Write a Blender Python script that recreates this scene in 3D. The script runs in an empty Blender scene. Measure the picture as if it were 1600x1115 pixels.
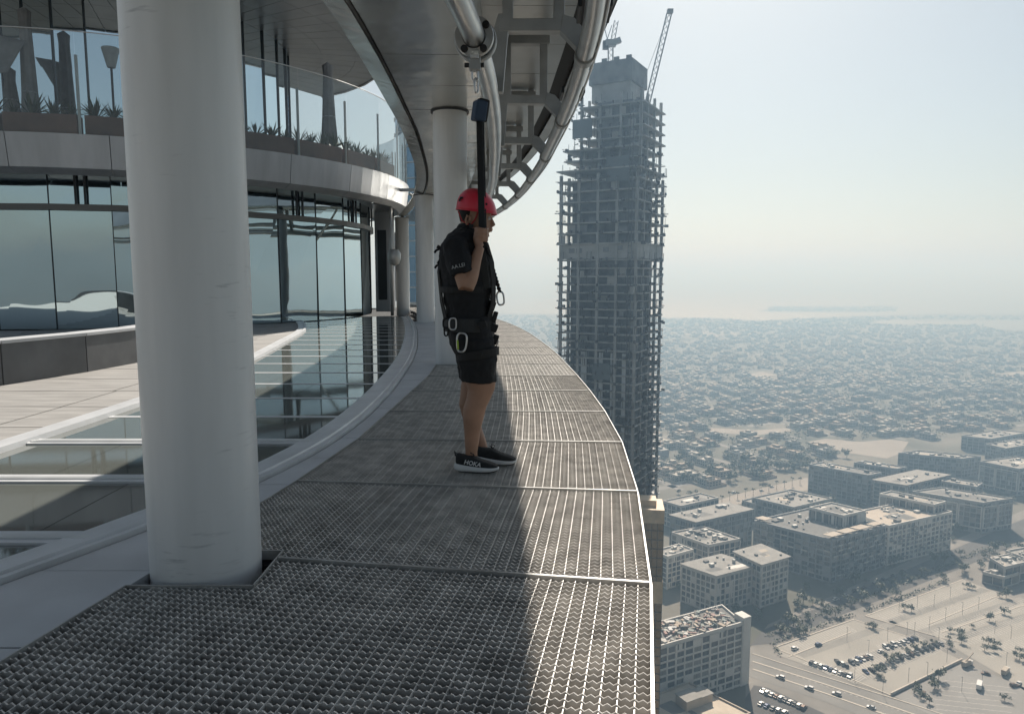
import bpy, bmesh, math, random
import numpy as np
from mathutils import Vector, Matrix
R = math.radians
random.seed(7)
S = bpy.context.scene
COL = S.collection

# ------------------------------------------------------------------ camera
F_PX, W_PX, H_PX, HORIZON = 1110.0, 1600.0, 1115.0, 436.0
EYE = 1.225
PITCH = math.atan((H_PX / 2 - HORIZON) / F_PX)
cam = bpy.data.objects.new('camera', bpy.data.cameras.new('camera'))
COL.objects.link(cam)
cam.data.sensor_width = 36.0
cam.data.lens = 36.0 * F_PX / W_PX
cam.data.clip_start = 0.05
cam.data.clip_end = 120000
cam.location = (0, 0, EYE)
cam.rotation_euler = (math.pi / 2 - PITCH, 0, 0)
S.camera = cam

# ------------------------------------------------------------------ sky and sun
SUN_AZ, SUN_EL = R(13.5), R(43.0)          # azimuth to the right of +Y
world = bpy.data.worlds.new('World'); S.world = world; world.use_nodes = True
nt = world.node_tree
bg = nt.nodes['Background']
sky = nt.nodes.new('ShaderNodeTexSky')
sky.sky_type = 'NISHITA'; sky.sun_disc = False
sky.sun_elevation = SUN_EL; sky.sun_rotation = SUN_AZ
sky.altitude = 0; sky.air_density = 1.0; sky.dust_density = 1.6; sky.ozone_density = 0.6
tint = nt.nodes.new('ShaderNodeMixRGB'); tint.blend_type = 'MULTIPLY'; tint.inputs[0].default_value = 1.0; tint.inputs[2].default_value = (0.955, 1.0, 0.985, 1)
hsv = nt.nodes.new('ShaderNodeHueSaturation'); hsv.inputs['Saturation'].default_value = 0.66
nt.links.new(sky.outputs[0], hsv.inputs['Color']); nt.links.new(hsv.outputs[0], tint.inputs[1]); nt.links.new(tint.outputs[0], bg.inputs[0]); bg.inputs[1].default_value = 0.05
sl = bpy.data.lights.new('sun', 'SUN'); sl.energy = 4.5; sl.angle = R(0.6); sl.color = (1.0, 0.945, 0.87)
sun = bpy.data.objects.new('sun', sl); COL.objects.link(sun)
sun_dir = Vector((math.sin(SUN_AZ) * math.cos(SUN_EL), math.cos(SUN_AZ) * math.cos(SUN_EL), math.sin(SUN_EL)))
sun.rotation_euler = sun_dir.to_track_quat('Z', 'Y').to_euler()
S.view_settings.view_transform = 'Standard'; S.view_settings.look = 'None'
S.view_settings.exposure = 0.72; S.view_settings.gamma = 1.0
S.render.engine = 'CYCLES'
cy = S.cycles
cy.use_denoising = True
cy.max_bounces = 7; cy.diffuse_bounces = 3; cy.glossy_bounces = 4; cy.transmission_bounces = 4
cy.transparent_max_bounces = 8; cy.volume_bounces = 0
cy.caustics_reflective = False; cy.caustics_refractive = False
cy.sample_clamp_indirect = 6.0

# ------------------------------------------------------------------ helpers
GZ = -220.0                                # street level
def ray(px, py):
    x = (px - W_PX / 2) / F_PX; y = (H_PX / 2 - py) / F_PX
    c, s = math.cos(PITCH), math.sin(PITCH)
    return Vector((x, c + y * s, -s + y * c))
def G(px, py, z=0.0):                      # photo pixel -> point on the level z
    d = ray(px, py); t = (z - EYE) / d.z
    return Vector((d.x * t, d.y * t, z))
def PY(px, py, Y):                         # photo pixel -> point at depth Y
    d = ray(px, py); t = Y / d.y
    return Vector((d.x * t, Y, EYE + d.z * t))

class MB:
    def __init__(s): s.v = []; s.f = []; s.m = []; s.mats = []
    def mi(s, m):
        if m not in s.mats: s.mats.append(m)
        return s.mats.index(m)
    def add(s, vs, fs, m):
        b = len(s.v); k = s.mi(m)
        s.v.extend([tuple(p) for p in vs])
        for f in fs: s.f.append([b + i for i in f]); s.m.append(k)
    def box(s, c, d, m, rz=0.0, M=None):
        hx, hy, hz = d[0] / 2, d[1] / 2, d[2] / 2
        vs = [Vector((x, y, z)) for x in (-hx, hx) for y in (-hy, hy) for z in (-hz, hz)]
        T = Matrix.Translation(c) @ (Matrix.Rotation(rz, 4, 'Z') if M is None else M)
        s.add([T @ v for v in vs], [(0, 1, 3, 2), (4, 6, 7, 5), (0, 4, 5, 1), (2, 3, 7, 6), (0, 2, 6, 4), (1, 5, 7, 3)], m)
    def prism(s, poly, z0, z1, m, bottom=True, mtop=None):
        n = len(poly)
        a = sum(poly[i][0] * poly[(i + 1) % n][1] - poly[(i + 1) % n][0] * poly[i][1] for i in range(n))
        if a < 0: poly = poly[::-1]
        vs = [(p[0], p[1], z0) for p in poly] + [(p[0], p[1], z1) for p in poly]
        s.add(vs, [(i, (i + 1) % n, n + (i + 1) % n, n + i) for i in range(n)], m)
        s.add([(p[0], p[1], z1) for p in poly], [tuple(range(n))], mtop or m)
        if bottom: s.add([(p[0], p[1], z0) for p in poly], [tuple(range(n))[::-1]], m)
    def tube(s, path, r, m, n=10, caps=True, rr=None):
        path = [Vector(p) for p in path]; rings = []
        up = None
        for i, p in enumerate(path):
            a = path[max(i - 1, 0)]; b = path[min(i + 1, len(path) - 1)]
            t = (b - a).normalized()
            if up is None:
                up = Vector((0, 0, 1)) if abs(t.z) < 0.9 else Vector((1, 0, 0))
            x = t.cross(up).normalized(); up = x.cross(t).normalized()
            q = rr[i] if rr else r
            rings.append([p + (x * math.cos(2 * math.pi * k / n) + up * math.sin(2 * math.pi * k / n)) * q for k in range(n)])
        vs = [v for rg in rings for v in rg]
        fs = [(i * n + k, i * n + (k + 1) % n, (i + 1) * n + (k + 1) % n, (i + 1) * n + k) for i in range(len(path) - 1) for k in range(n)]
        if caps: fs += [tuple(range(n))[::-1], tuple((len(path) - 1) * n + k for k in range(n))]
        s.add(vs, fs, m)
    def bar(s, a, b, w, h, m, up=(0, 0, 1)):   # rectangular bar from a to b
        a = Vector(a); b = Vector(b); t = (b - a).normalized(); up = Vector(up)
        if abs(t.dot(up)) > 0.98: up = Vector((0, 1, 0))
        x = t.cross(up).normalized(); u = x.cross(t).normalized()
        vs = [p + x * sx * w / 2 + u * su * h / 2 for p in (a, b) for sx, su in ((-1, -1), (1, -1), (1, 1), (-1, 1))]
        s.add(vs, [(0, 3, 2, 1), (4, 5, 6, 7), (0, 1, 5, 4), (1, 2, 6, 5), (2, 3, 7, 6), (3, 0, 4, 7)], m)
    def lathe(s, prof, m, c=(0, 0, 0), n=32, M=None):
        vs = []; k = len(prof)
        for i in range(n):
            a = 2 * math.pi * i / n
            for r, z in prof:
                v = Vector((r * math.cos(a), r * math.sin(a), z))
                if M is not None: v = M @ v
                vs.append(v + Vector(c))
        fs = [(i * k + j, ((i + 1) % n) * k + j, ((i + 1) % n) * k + j + 1, i * k + j + 1) for i in range(n) for j in range(k - 1)]
        s.add(vs, fs, m)
    def mesh(s, name, smooth=False):
        me = bpy.data.meshes.new(name)
        me.from_pydata(s.v, [], s.f)
        for m in s.mats: me.materials.append(m)
        if len(s.mats) > 1: me.polygons.foreach_set('material_index', s.m)
        if smooth: me.polygons.foreach_set('use_smooth', [True] * len(me.polygons))
        me.update()
        return me
    def obj(s, name, parent=None, smooth=False, kind=None, bevel=0, autosmooth=None):
        o = bpy.data.objects.new(name, s.mesh(name, smooth or autosmooth is not None)); COL.objects.link(o)
        if autosmooth is not None:
            o.data.set_sharp_from_angle(angle=R(autosmooth))
        if parent is not None: o.parent = parent
        if kind: o['kind'] = kind
        if bevel:
            b = o.modifiers.new('bevel', 'BEVEL'); b.width = bevel; b.segments = 2; b.limit_method = 'ANGLE'
        return o
def tag(o, label, cat, group=None):
    o['label'] = label; o['category'] = cat
    if group: o['group'] = group
    return o
def thing(name, label, cat, loc=(0, 0, 0), rz=0.0, group=None):
    o = bpy.data.objects.new(name, None); COL.objects.link(o)
    o.location = loc; o.rotation_euler = (0, 0, rz); o.empty_display_size = 0.2
    return tag(o, label, cat, group)
def inst(name, me, parent=None, loc=(0, 0, 0), rz=0.0, scale=None):
    o = bpy.data.objects.new(name, me); COL.objects.link(o)
    o.location = loc; o.rotation_euler = (0, 0, rz)
    if scale: o.scale = scale
    if parent is not None: o.parent = parent
    return o

def mat(name, col, rough=0.6, metal=0.0, var=0.0, vscale=3.0, bump=0.0, bscale=40.0, spec=0.5, stretch=None, col2=None, detail=5.0, ior=None):
    m = bpy.data.materials.new(name); m.use_nodes = True
    n = m.node_tree.nodes; l = m.node_tree.links; p = n['Principled BSDF']
    p.inputs['Base Color'].default_value = (*col, 1); p.inputs['Roughness'].default_value = rough
    p.inputs['Metallic'].default_value = metal; p.inputs['Specular IOR Level'].default_value = spec
    if ior: p.inputs['IOR'].default_value = ior
    if var or bump:
        tc = n.new('ShaderNodeTexCoord'); mp = n.new('ShaderNodeMapping')
        if stretch: mp.inputs['Scale'].default_value = stretch
        l.new(tc.outputs['Object'], mp.inputs['Vector'])
    if var:
        t = n.new('ShaderNodeTexNoise'); t.inputs['Scale'].default_value = vscale; t.inputs['Detail'].default_value = detail
        l.new(mp.outputs[0], t.inputs['Vector'])
        r = n.new('ShaderNodeValToRGB'); r.color_ramp.elements[0].position = 0.32; r.color_ramp.elements[1].position = 0.68
        c2 = col2 or tuple(min(1, c * (1 + var)) for c in col)
        r.color_ramp.elements[0].color = (*[c * (1 - var) for c in col], 1) if col2 is None else (*col, 1)
        r.color_ramp.elements[1].color = (*c2, 1)
        l.new(t.outputs['Fac'], r.inputs[0]); l.new(r.outputs[0], p.inputs['Base Color'])
    if bump:
        t2 = n.new('ShaderNodeTexNoise'); t2.inputs['Scale'].default_value = bscale; t2.inputs['Detail'].default_value = 4
        l.new(mp.outputs[0], t2.inputs['Vector'])
        b = n.new('ShaderNodeBump'); b.inputs['Strength'].default_value = bump; b.inputs['Distance'].default_value = 0.01
        l.new(t2.outputs['Fac'], b.inputs['Height']); l.new(b.outputs[0], p.inputs['Normal'])
    return m

def hermite(xs, ys):                       # smooth 1-D curve through points
    xs = np.array(xs, float); ys = np.array(ys, float)
    d = np.gradient(ys, xs)
    def f(x):
        i = int(np.clip(np.searchsorted(xs, x) - 1, 0, len(xs) - 2))
        h = xs[i + 1] - xs[i]; t = (x - xs[i]) / h
        if t < 0: return ys[0] + d[0] * (x - xs[0])
        if t > 1: return ys[-1] + d[-1] * (x - xs[-1])
        return float((2*t**3-3*t**2+1)*ys[i] + (t**3-2*t**2+t)*h*d[i] + (-2*t**3+3*t**2)*ys[i+1] + (t**3-t**2)*h*d[i+1])
    return f
# rim of the walkway in plan: x as a function of y (metres)
rim = hermite([-16, -12, -8, -4, -1, 0.6, 1.89, 2.77, 4.02, 5.28, 6.55, 7.8, 9.1, 10.4, 11.73, 13.8, 15.87, 18.2, 20.4, 25, 30, 36, 42],
              [-6.6, -4.3, -2.5, -1.0, -0.18, 0.14, 0.40, 0.563, 0.73, 0.834, 0.868, 0.864, 0.835, 0.79, 0.742, 0.60, 0.43, 0.16, -0.18, -1.1, -2.4, -4.6, -7.6])
def rim_off(y, o, z=0.0):                  # point offset o outwards from the rim
    t = Vector((rim(y + 0.05) - rim(y - 0.05), 0.1)).normalized()
    return Vector((rim(y) + t.y * o, y - t.x * o, z))
# ------------------------------------------------------------------ materials of the terrace
M_galv = mat('galvanised_steel', (0.57, 0.545, 0.51), 0.42, 0.25, var=0.25, vscale=9, spec=0.5)
M_galvrim = mat('galvanised_frame', (0.42, 0.415, 0.40), 0.4, 0.5, var=0.2, vscale=6)
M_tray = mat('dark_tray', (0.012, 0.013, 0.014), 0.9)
M_strip = mat('pale_stone', (0.50, 0.51, 0.52), 0.5, var=0.10, vscale=2.5, bump=0.05, bscale=60)
M_paver = mat('grey_paver', (0.30, 0.29, 0.275), 0.6, var=0.20, vscale=4.0, bump=0.1, bscale=50, stretch=(0.4, 2.5, 1))
M_joint = mat('pale_joint', (0.46, 0.45, 0.43), 0.8)
M_alu = mat('aluminium_trim', (0.62, 0.63, 0.63), 0.32, 0.55, var=0.1, vscale=3)
M_clad = mat('grey_cladding', (0.16, 0.16, 0.155), 0.5, 0.3, var=0.45, vscale=2.5)
M_plinth = mat('dark_stone_plinth', (0.10, 0.105, 0.11), 0.5, var=0.25, vscale=2.2, bump=0.05)
M_dark = mat('dark_metal', (0.03, 0.033, 0.036), 0.45, 0.3)
M_black = mat('black_rubber', (0.008, 0.008, 0.009), 0.6)

def glass_floor():
    m = mat('skylight_glass', (0.13, 0.14, 0.128), 0.05, 0.0, spec=1.0, ior=2.2)
    n = m.node_tree.nodes; l = m.node_tree.links; p = n['Principled BSDF']
    tc = n.new('ShaderNodeTexCoord'); t = n.new('ShaderNodeTexNoise'); t.inputs['Scale'].default_value = 1.3; t.inputs['Detail'].default_value = 8
    l.new(tc.outputs['Object'], t.inputs['Vector'])
    r = n.new('ShaderNodeMapRange'); r.inputs[1].default_value = 0.35; r.inputs[2].default_value = 0.75
    r.inputs[3].default_value = 0.03; r.inputs[4].default_value = 0.07
    l.new(t.outputs['Fac'], r.inputs[0]); l.new(r.outputs[0], p.inputs['Roughness'])
    return m
M_skyl = glass_floor()

def mirror_glass(name, col, bump=0.02, scale=0.5, rough=0.015):
    m = mat(name, col, rough, 1.0)
    n = m.node_tree.nodes; l = m.node_tree.links; p = n['Principled BSDF']
    tc = n.new('ShaderNodeTexCoord'); t = n.new('ShaderNodeTexNoise'); t.inputs['Scale'].default_value = scale; t.inputs['Detail'].default_value = 1.5
    b = n.new('ShaderNodeBump'); b.inputs['Strength'].default_value = bump; b.inputs['Distance'].default_value = 0.3
    l.new(tc.outputs['Object'], t.inputs['Vector']); l.new(t.outputs['Fac'], b.inputs['Height']); l.new(b.outputs[0], p.inputs['Normal'])
    return m
M_mirror = mirror_glass('mirror_glass_low', (0.56, 0.68, 0.72), 0.07, 0.5)
M_mirror2 = mirror_glass('mirror_glass_high', (0.80, 0.90, 0.95), 0.02, 0.4)

# ------------------------------------------------------------------ grating walkway
def scuffed_white(amount=1.0):
    m = mat('column_paint', (0.70, 0.71, 0.71), 0.36, 0.0, spec=0.5)
    n = m.node_tree.nodes; l = m.node_tree.links; p = n['Principled BSDF']
    tc = n.new('ShaderNodeTexCoord')
    def noise(scale, st, det=5, rot=0):
        mp = n.new('ShaderNodeMapping'); mp.inputs['Scale'].default_value = st; mp.inputs['Rotation'].default_value = (rot, 0, 0.3)
        t = n.new('ShaderNodeTexNoise'); t.inputs['Scale'].default_value = scale; t.inputs['Detail'].default_value = det
        l.new(tc.outputs['Object'], mp.inputs[0]); l.new(mp.outputs[0], t.inputs['Vector']); return t
    a = noise(3.0, (3, 3, 0.35)); s = noise(7.0, (1.0, 1.0, 7), 8, 0.5); g = noise(2.6, (1, 1, .8), 4)
    r1 = n.new('ShaderNodeValToRGB'); r1.color_ramp.elements[0].position = 0.3; r1.color_ramp.elements[1].position = 0.7
    r1.color_ramp.elements[0].color = (0.70, 0.70, 0.685, 1); r1.color_ramp.elements[1].color = (0.79, 0.785, 0.765, 1)
    l.new(a.outputs['Fac'], r1.inputs[0])
    th = n.new('ShaderNodeMapRange'); th.inputs[1].default_value = 0.60; th.inputs[2].default_value = 0.76; l.new(s.outputs['Fac'], th.inputs[0])
    tg = n.new('ShaderNodeMapRange'); tg.inputs[1].default_value = 0.50; tg.inputs[2].default_value = 0.66; l.new(g.outputs['Fac'], tg.inputs[0])
    ml = n.new('ShaderNodeMath'); ml.operation = 'MULTIPLY'; l.new(th.outputs[0], ml.inputs[0]); l.new(tg.outputs[0], ml.inputs[1])
    if amount < 1: th.inputs[4].default_value = amount
    mx = n.new('ShaderNodeMixRGB'); mx.inputs[2].default_value = (0.13, 0.14, 0.15, 1)
    l.new(ml.outputs[0], mx.inputs[0]); l.new(r1.outputs[0], mx.inputs[1]); l.new(mx.outputs[0], p.inputs['Base Color'])
    b = n.new('ShaderNodeBump'); b.inputs['Strength'].default_value = 0.06; b.inputs['Distance'].default_value = 0.02
    g2 = noise(5.0, (1, 1, 1), 2); l.new(g2.outputs['Fac'], b.inputs['Height']); l.new(b.outputs[0], p.inputs['Normal'])
    return m
M_column = scuffed_white(0.6); M_column2 = scuffed_white(0.08)

inner = hermite([-6, -2, 0, 2.16, 2.73, 3.87, 5.22, 7.07, 9.42, 12, 16, 20.6, 27],
                [-4.0, -2.7, -2.15, -1.646, -1.555, -1.372, -1.204, -1.136, -1.07, -1.22, -1.62, -2.25, -3.7])
NOTCH = [(-9, -1.04, 2.74, 3.11), (-9, -0.60, 10.16, 10.80)]
def cut(a, b):                             # take the notches out of a level segment
    segs = [(Vector(a), Vector(b))]
    for x0, x1, y0, y1 in NOTCH:
        out = []
        for p, q in segs:
            d = q - p; t0, t1 = 0.0, 1.0; hit = True
            for k, lo, hi in ((0, x0, x1), (1, y0, y1)):
                if abs(d[k]) < 1e-9:
                    if not lo <= p[k] <= hi: hit = False
                else:
                    u, v = sorted(((lo - p[k]) / d[k], (hi - p[k]) / d[k])); t0 = max(t0, u); t1 = min(t1, v)
            if not hit or t0 >= t1: out.append((p, q)); continue
            if t0 > 1e-4: out.append((p, p + d * t0))
            if t1 < 1 - 1e-4: out.append((p + d * t1, q))
        segs = out
    return segs
SEAM = [0.35 - 1.255 * 2 + 1.255 * i for i in range(28)]
SEAM = [s + 0.0 for s in SEAM]
# seam at 2.87 falls on the rim at index 4
off = 2.77 - SEAM[4]; SEAM = [s + off for s in SEAM]
def seam_pts(y):
    r = rim_off(y, 0.0); n = rim_off(y, -1.0) - r       # inwards
    t = 1.6
    for _ in range(12):
        p = r + n * t; t += (p.x - inner(p.y)) / max(0.3, -n.x) * 0.9
    return r, r + n * t
for k in range(len(SEAM) - 1):
    r0, l0 = seam_pts(SEAM[k]); r1, l1 = seam_pts(SEAM[k + 1])
    near = SEAM[k] < 4.3; mid = SEAM[k] < 8.5
    lab = {3: 'wide grating panel cut straight across in front of the scuffed white column', 4: 'grating panel with a square notch beside the scuffed white column', 5: 'serrated grating panel under the shoes of the man in the red helmet',
           6: 'grating panel first beyond the shoes of the man in the red helmet', 9: 'grating panel that ends at the column behind the man', 10: 'grating panel notched round the column behind the man'}.get(k)
    if lab is None: lab = 'serrated steel grating panel on the near end of the walkway' if k < 3 else ({7: 'grating panel second beyond the shoes of the man in the red helmet', 8: 'grating panel third beyond the shoes of the man in the red helmet'}[k] if k < 9 else 'grating panel beyond the column behind the man, towards the sea')
    t = thing('grating_panel', lab, 'grating', (0, 0, 0), 0, 'grating panels of the walkway')
    e = (r1 - r0).normalized(); c = 0.004
    q = [r0 + e * c, r1 - e * c, l1 - (l1 - l0).normalized() * c, l0 + (l1 - l0).normalized() * c]
    bars = MB(); rods = MB(); fr = MB()
    # border frame
    for a, b in ((q[0], q[1]), (q[1], q[2]), (q[2], q[3]), (q[3], q[0])):
        for p0, p1 in cut(a, b):
            w = 0.006
            fr.bar(p0 + Vector((0, 0, -0.018)), p1 + Vector((0, 0, -0.018)), w, 0.044, M_galvrim)
    for x0, x1, y0, y1 in NOTCH:            # trim along the notch
        xl0 = inner(y0)
        for a, b in (((xl0, y0, -0.018), (x1, y0, -0.018)), ((x1, y0, -0.018), (x1, y1, -0.018)), ((inner(y1), y1, -0.018), (x1, y1, -0.018))):
            m_ = (Vector(a) + Vector(b)) / 2
            lo = min(l0.y, r0.y) ; hi = max(l1.y, r1.y)
            if SEAM[k] <= m_.y and not (k + 1 < len(SEAM) and m_.y > SEAM[k + 1]):
                fr.bar(a, b, 0.007, 0.044, M_galvrim)
    # serrated bearing bars
    L = (r1 - r0).length; nb = int(L / 0.0365)
    for i in range(1, nb):
        s_ = i / nb
        a = q[0].lerp(q[1], s_); b = q[3].lerp(q[2], s_)
        for p0, p1 in cut(a, b):
            ln = (p1 - p0).length
            if ln < 0.02: continue
            spp = 4 if near else (2 if mid else 0)
            n = max(1, int(ln / 0.0255 * spp)) if spp else 1
            d = (p1 - p0).normalized(); x = Vector((-d.y, d.x, 0)) * 0.0024
            vs = []
            base0 = (p0 - a).length
            for j in range(n + 1):
                p = p0 + d * (ln * j / n)
                z = -0.001 + (0.0042 * math.cos(2 * math.pi * (base0 + ln * j / n) / 0.0255) - 0.0042 if spp else -0.004)
                for sx in (-1, 1):
                    vs.append(p + x * sx + Vector((0, 0, z))); vs.append(p + x * sx + Vector((0, 0, -0.040)))
            fs = []
            for j in range(n):
                o_ = 4 * j
                fs += [(o_, o_ + 2, o_ + 6, o_ + 4), (o_ + 1, o_, o_ + 4, o_ + 5), (o_ + 2, o_ + 3, o_ + 7, o_ + 6)]
            bars.add(vs, fs, M_galv)
    # cross rods along the walk
    len0 = (q[0] - q[3]).length; len1 = (q[1] - q[2]).length; u = 0.05
    while u < max(len0, len1):
        ta, tb = 0.0, 1.0
        if u > len0: ta = (u - len0) / (len1 - len0)
        if u > len1: tb = (len0 - u) / (len0 - len1)
        d0 = (q[3] - q[0]).normalized(); d1 = (q[2] - q[1]).normalized()
        a = (q[0] + d0 * u); b = (q[1] + d1 * u); A = a.lerp(b, ta); B = a.lerp(b, tb)
        for p0, p1 in cut(A, B):
            if (p1 - p0).length > 0.02:
                rods.bar(p0 + Vector((0, 0, -0.0125)), p1 + Vector((0, 0, -0.0125)), 0.0032, 0.013, M_galv)
        u += 0.0505
    fr.obj('frame', t); bars.obj('bearing_bars', t, kind='stuff'); rods.obj('cross_rods', t, kind='stuff')

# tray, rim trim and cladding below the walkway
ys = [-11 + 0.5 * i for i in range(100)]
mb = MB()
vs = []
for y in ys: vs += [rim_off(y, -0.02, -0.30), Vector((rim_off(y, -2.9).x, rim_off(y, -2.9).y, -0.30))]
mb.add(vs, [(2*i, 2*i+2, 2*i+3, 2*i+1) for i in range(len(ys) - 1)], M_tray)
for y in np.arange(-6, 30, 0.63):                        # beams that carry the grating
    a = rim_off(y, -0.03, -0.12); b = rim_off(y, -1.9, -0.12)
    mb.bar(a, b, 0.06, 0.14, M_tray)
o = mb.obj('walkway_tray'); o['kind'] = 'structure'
for nm, prof, m_ in (('walkway_rim', [(0.001, -0.014), (0.008, -0.014), (0.008, -0.10), (0.001, -0.10)], M_galvrim),
                     ('walkway_cladding', [(0.0, -0.102), (0.006, -0.22), (0.0, -1.6), (-1.2, -2.6), (-1.5, -2.6)], M_clad)):
    mb = MB(); vs = []
    pr = prof if nm != 'walkway_rim' else prof + [prof[0]]
    Y = SEAM[0:1] + SEAM[1:] if nm == 'walkway_rim' else [SEAM[0] - 8 + 1.255 * i for i in range(40)]
    Y = [SEAM[0] - 1.255 * 6 + 1.255 * i for i in range(40)]
    for y in Y:
        for o_, z in pr: vs.append(rim_off(y, o_, z))
    k = len(pr)
    mb.add(vs, [(i*k+j, i*k+j+1, (i+1)*k+j+1, (i+1)*k+j) for i in range(len(Y)-1) for j in range(k-1)], m_)
    mb.obj(nm)['kind'] = 'structure'

# ------------------------------------------------------------------ pale stone strip, kerb, skylight, pavers
kerb = hermite([-6, -2, 0.5, 1.6, 2.3, 2.78, 3.4, 4.26, 5.46, 6.06, 7.47, 9.3, 11.63, 14.35, 17.28, 23, 30],
               [-6.5, -4.3, -3.1, -2.6, -2.3, -2.09, -1.822, -1.551, -1.353, -1.321, -1.328, -1.418, -1.6, -1.92, -2.324, -3.3, -4.9])
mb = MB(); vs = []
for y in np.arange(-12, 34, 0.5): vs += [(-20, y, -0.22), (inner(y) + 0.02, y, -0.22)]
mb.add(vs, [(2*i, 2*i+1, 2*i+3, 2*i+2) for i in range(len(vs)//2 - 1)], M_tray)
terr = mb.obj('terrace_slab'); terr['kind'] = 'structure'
root = bpy.data.objects.new('stone_edging', None); COL.objects.link(root); root['kind'] = 'structure'
Y = [1.0 + 0.64 * i for i in range(32)]
def clampx(xl, xr): return xl, xr
for i in range(len(Y) - 1):
    g = 0.004; sub = [Y[i] + g, (Y[i] + Y[i+1]) / 2, Y[i+1] - g]
    poly = [Vector((inner(y) - 0.008 + 0.10 * 0, y, 0)) for y in sub] + [Vector((kerb(y) + 0.015, y, 0)) for y in sub[::-1]]
    if poly[0].x - poly[-1].x < 0.03: continue
    mb = MB(); mb.prism(poly, -0.12, -0.012 + random.uniform(-.0015, .0015), M_strip)
    mb.obj('edging_slab', root)
mb = MB(); vs = []
for y in np.arange(-6, 1.0, 0.5): vs += [(kerb(y), y, -0.012), (inner(y), y, -0.012)]
mb.add(vs, [(2*i, 2*i+1, 2*i+3, 2*i+2) for i in range(len(vs)//2 - 1)], M_strip); mb.obj('edging_rest', root)

sk = thing('skylight', 'flat glazed skylight with pale bars set in the terrace beside the walkway', 'skylight')
XL = hermite([-6, 3, 5.08, 6.96, 8.5, 11.24, 14, 16.65, 24], [-4.6, -3.8, -3.734, -3.716, -3.76, -4.07, -4.5, -4.94, -7.3])
# curved kerb in two stepped profiles
def sweep(fx, prof, y0, y1, m_, nm, parent, st=0.3):
    mb = MB(); vs = []; k = len(prof); Y = np.arange(y0, y1, st)
    for y in Y:
        t = Vector((fx(y + .05) - fx(y - .05), .1)).normalized()
        for o_, z in prof: vs.append((fx(y) + t.y * o_, y - t.x * o_, z))
    mb.add(vs, [(i*k+j, (i+1)*k+j, (i+1)*k+j+1, i*k+j+1) for i in range(len(Y)-1) for j in range(k-1)], m_)
    return mb.obj(nm, parent)
M_kerb = mat('skylight_kerb_paint', (0.58, 0.59, 0.60), 0.4, 0.2, var=0.1, vscale=3)
sweep(kerb, [(-0.30, -0.03), (-0.25, -0.002), (-0.11, -0.002), (-0.105, 0.014), (-0.07, 0.014), (-0.062, 0.0), (-0.035, 0.0), (-0.03, 0.012), (0.0, 0.012), (0.006, -0.05)], -3, 24, M_kerb, 'curved_kerb', sk)
sweep(XL, [(-0.16, -0.05), (-0.15, 0.012), (-0.02, 0.012), (0.0, 0.022), (0.05, 0.022), (0.06, -0.03)], -3, 24, M_kerb, 'straight_kerb', sk)
BY = [0.25 + 1.02 * i for i in range(24)]
bw_ = lambda y: 0.16 if y < 5.8 else 0.07
for y in BY:
    x0, x1 = XL(y) + 0.05, kerb(y) - 0.18
    if x1 - x0 < 0.3: continue
    mb = MB()
    if y < 5.8:
        mb.box(((x0 + x1) / 2, y, -0.017), (x1 - x0, bw_(y), 0.018), M_kerb)
        mb.box(((x0 + x1) / 2, y - 0.012, -0.006), (x1 - x0, 0.04, 0.010), M_alu)
    else:
        mb.box(((x0 + x1) / 2, y, -0.031), (x1 - x0, bw_(y), 0.028), M_kerb)
    mb.obj('glazing_bar', sk)
for i in range(len(BY) - 1):
    y0, y1 = BY[i] + bw_(BY[i]) / 2 - .005, BY[i+1] - bw_(BY[i+1]) / 2 + .005; ym = (y0 + y1) / 2
    xs = [XL(ym) + 0.03]
    x_end = kerb(ym) - 0.22
    c_ = [-2.95] if i % 2 == 0 else [-2.35]
    cuts = [x for x in c_ if xs[0] + .3 < x < x_end - .3]
    ends = [None] + cuts + [None]
    for a, b in zip(ends[:-1], ends[1:]):
        p = [Vector(((XL(y0) + .03) if a is None else a + .003, y0, 0)), Vector(((kerb(y0) - .24) if b is None else b - .003, y0, 0)),
             Vector(((kerb(y1) - .24) if b is None else b - .003, y1, 0)), Vector(((XL(y1) + .03) if a is None else a + .003, y1, 0))]
        mb = MB(); mb.prism(p, -0.045, -0.02 , M_skyl); mb.obj('glass_pane', sk)

pv = bpy.data.objects.new('paved_terrace', None); COL.objects.link(pv); pv['kind'] = 'structure'
mb = MB(); vs = []
for y in np.arange(-4, 30, 0.5): vs += [(-19, y, -0.035), (XL(y) - 0.1, y, -0.035)]
mb.add(vs, [(2*i, 2*i+1, 2*i+3, 2*i+2) for i in range(len(vs)//2 - 1)], M_joint); mb.obj('joint_bed', pv)
for iy in range(24):
    y0 = 1.0 + iy * 0.98; y1 = y0 + 0.98
    xr = [XL(y0) - 0.14, XL(y1) - 0.14]
    x = min(xr) - 0.55
    mb = MB(); mb.prism([Vector((x + .012, y0 + .012, 0)), Vector((xr[0], y0 + .012, 0)), Vector((xr[1], y1 - .012, 0)), Vector((x + .012, y1 - .012, 0))], -0.06, -0.018, M_paver); mb.obj('paver', pv)
    for ix in range(3):
        xa = x - 1.9; mb = MB()
        mb.box(((x + xa) / 2, (y0 + y1) / 2, -0.039 + random.uniform(-.001, .001)), (x - xa - .024, 0.98 - .024, 0.042), M_paver); mb.obj('paver', pv); x = xa
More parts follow.
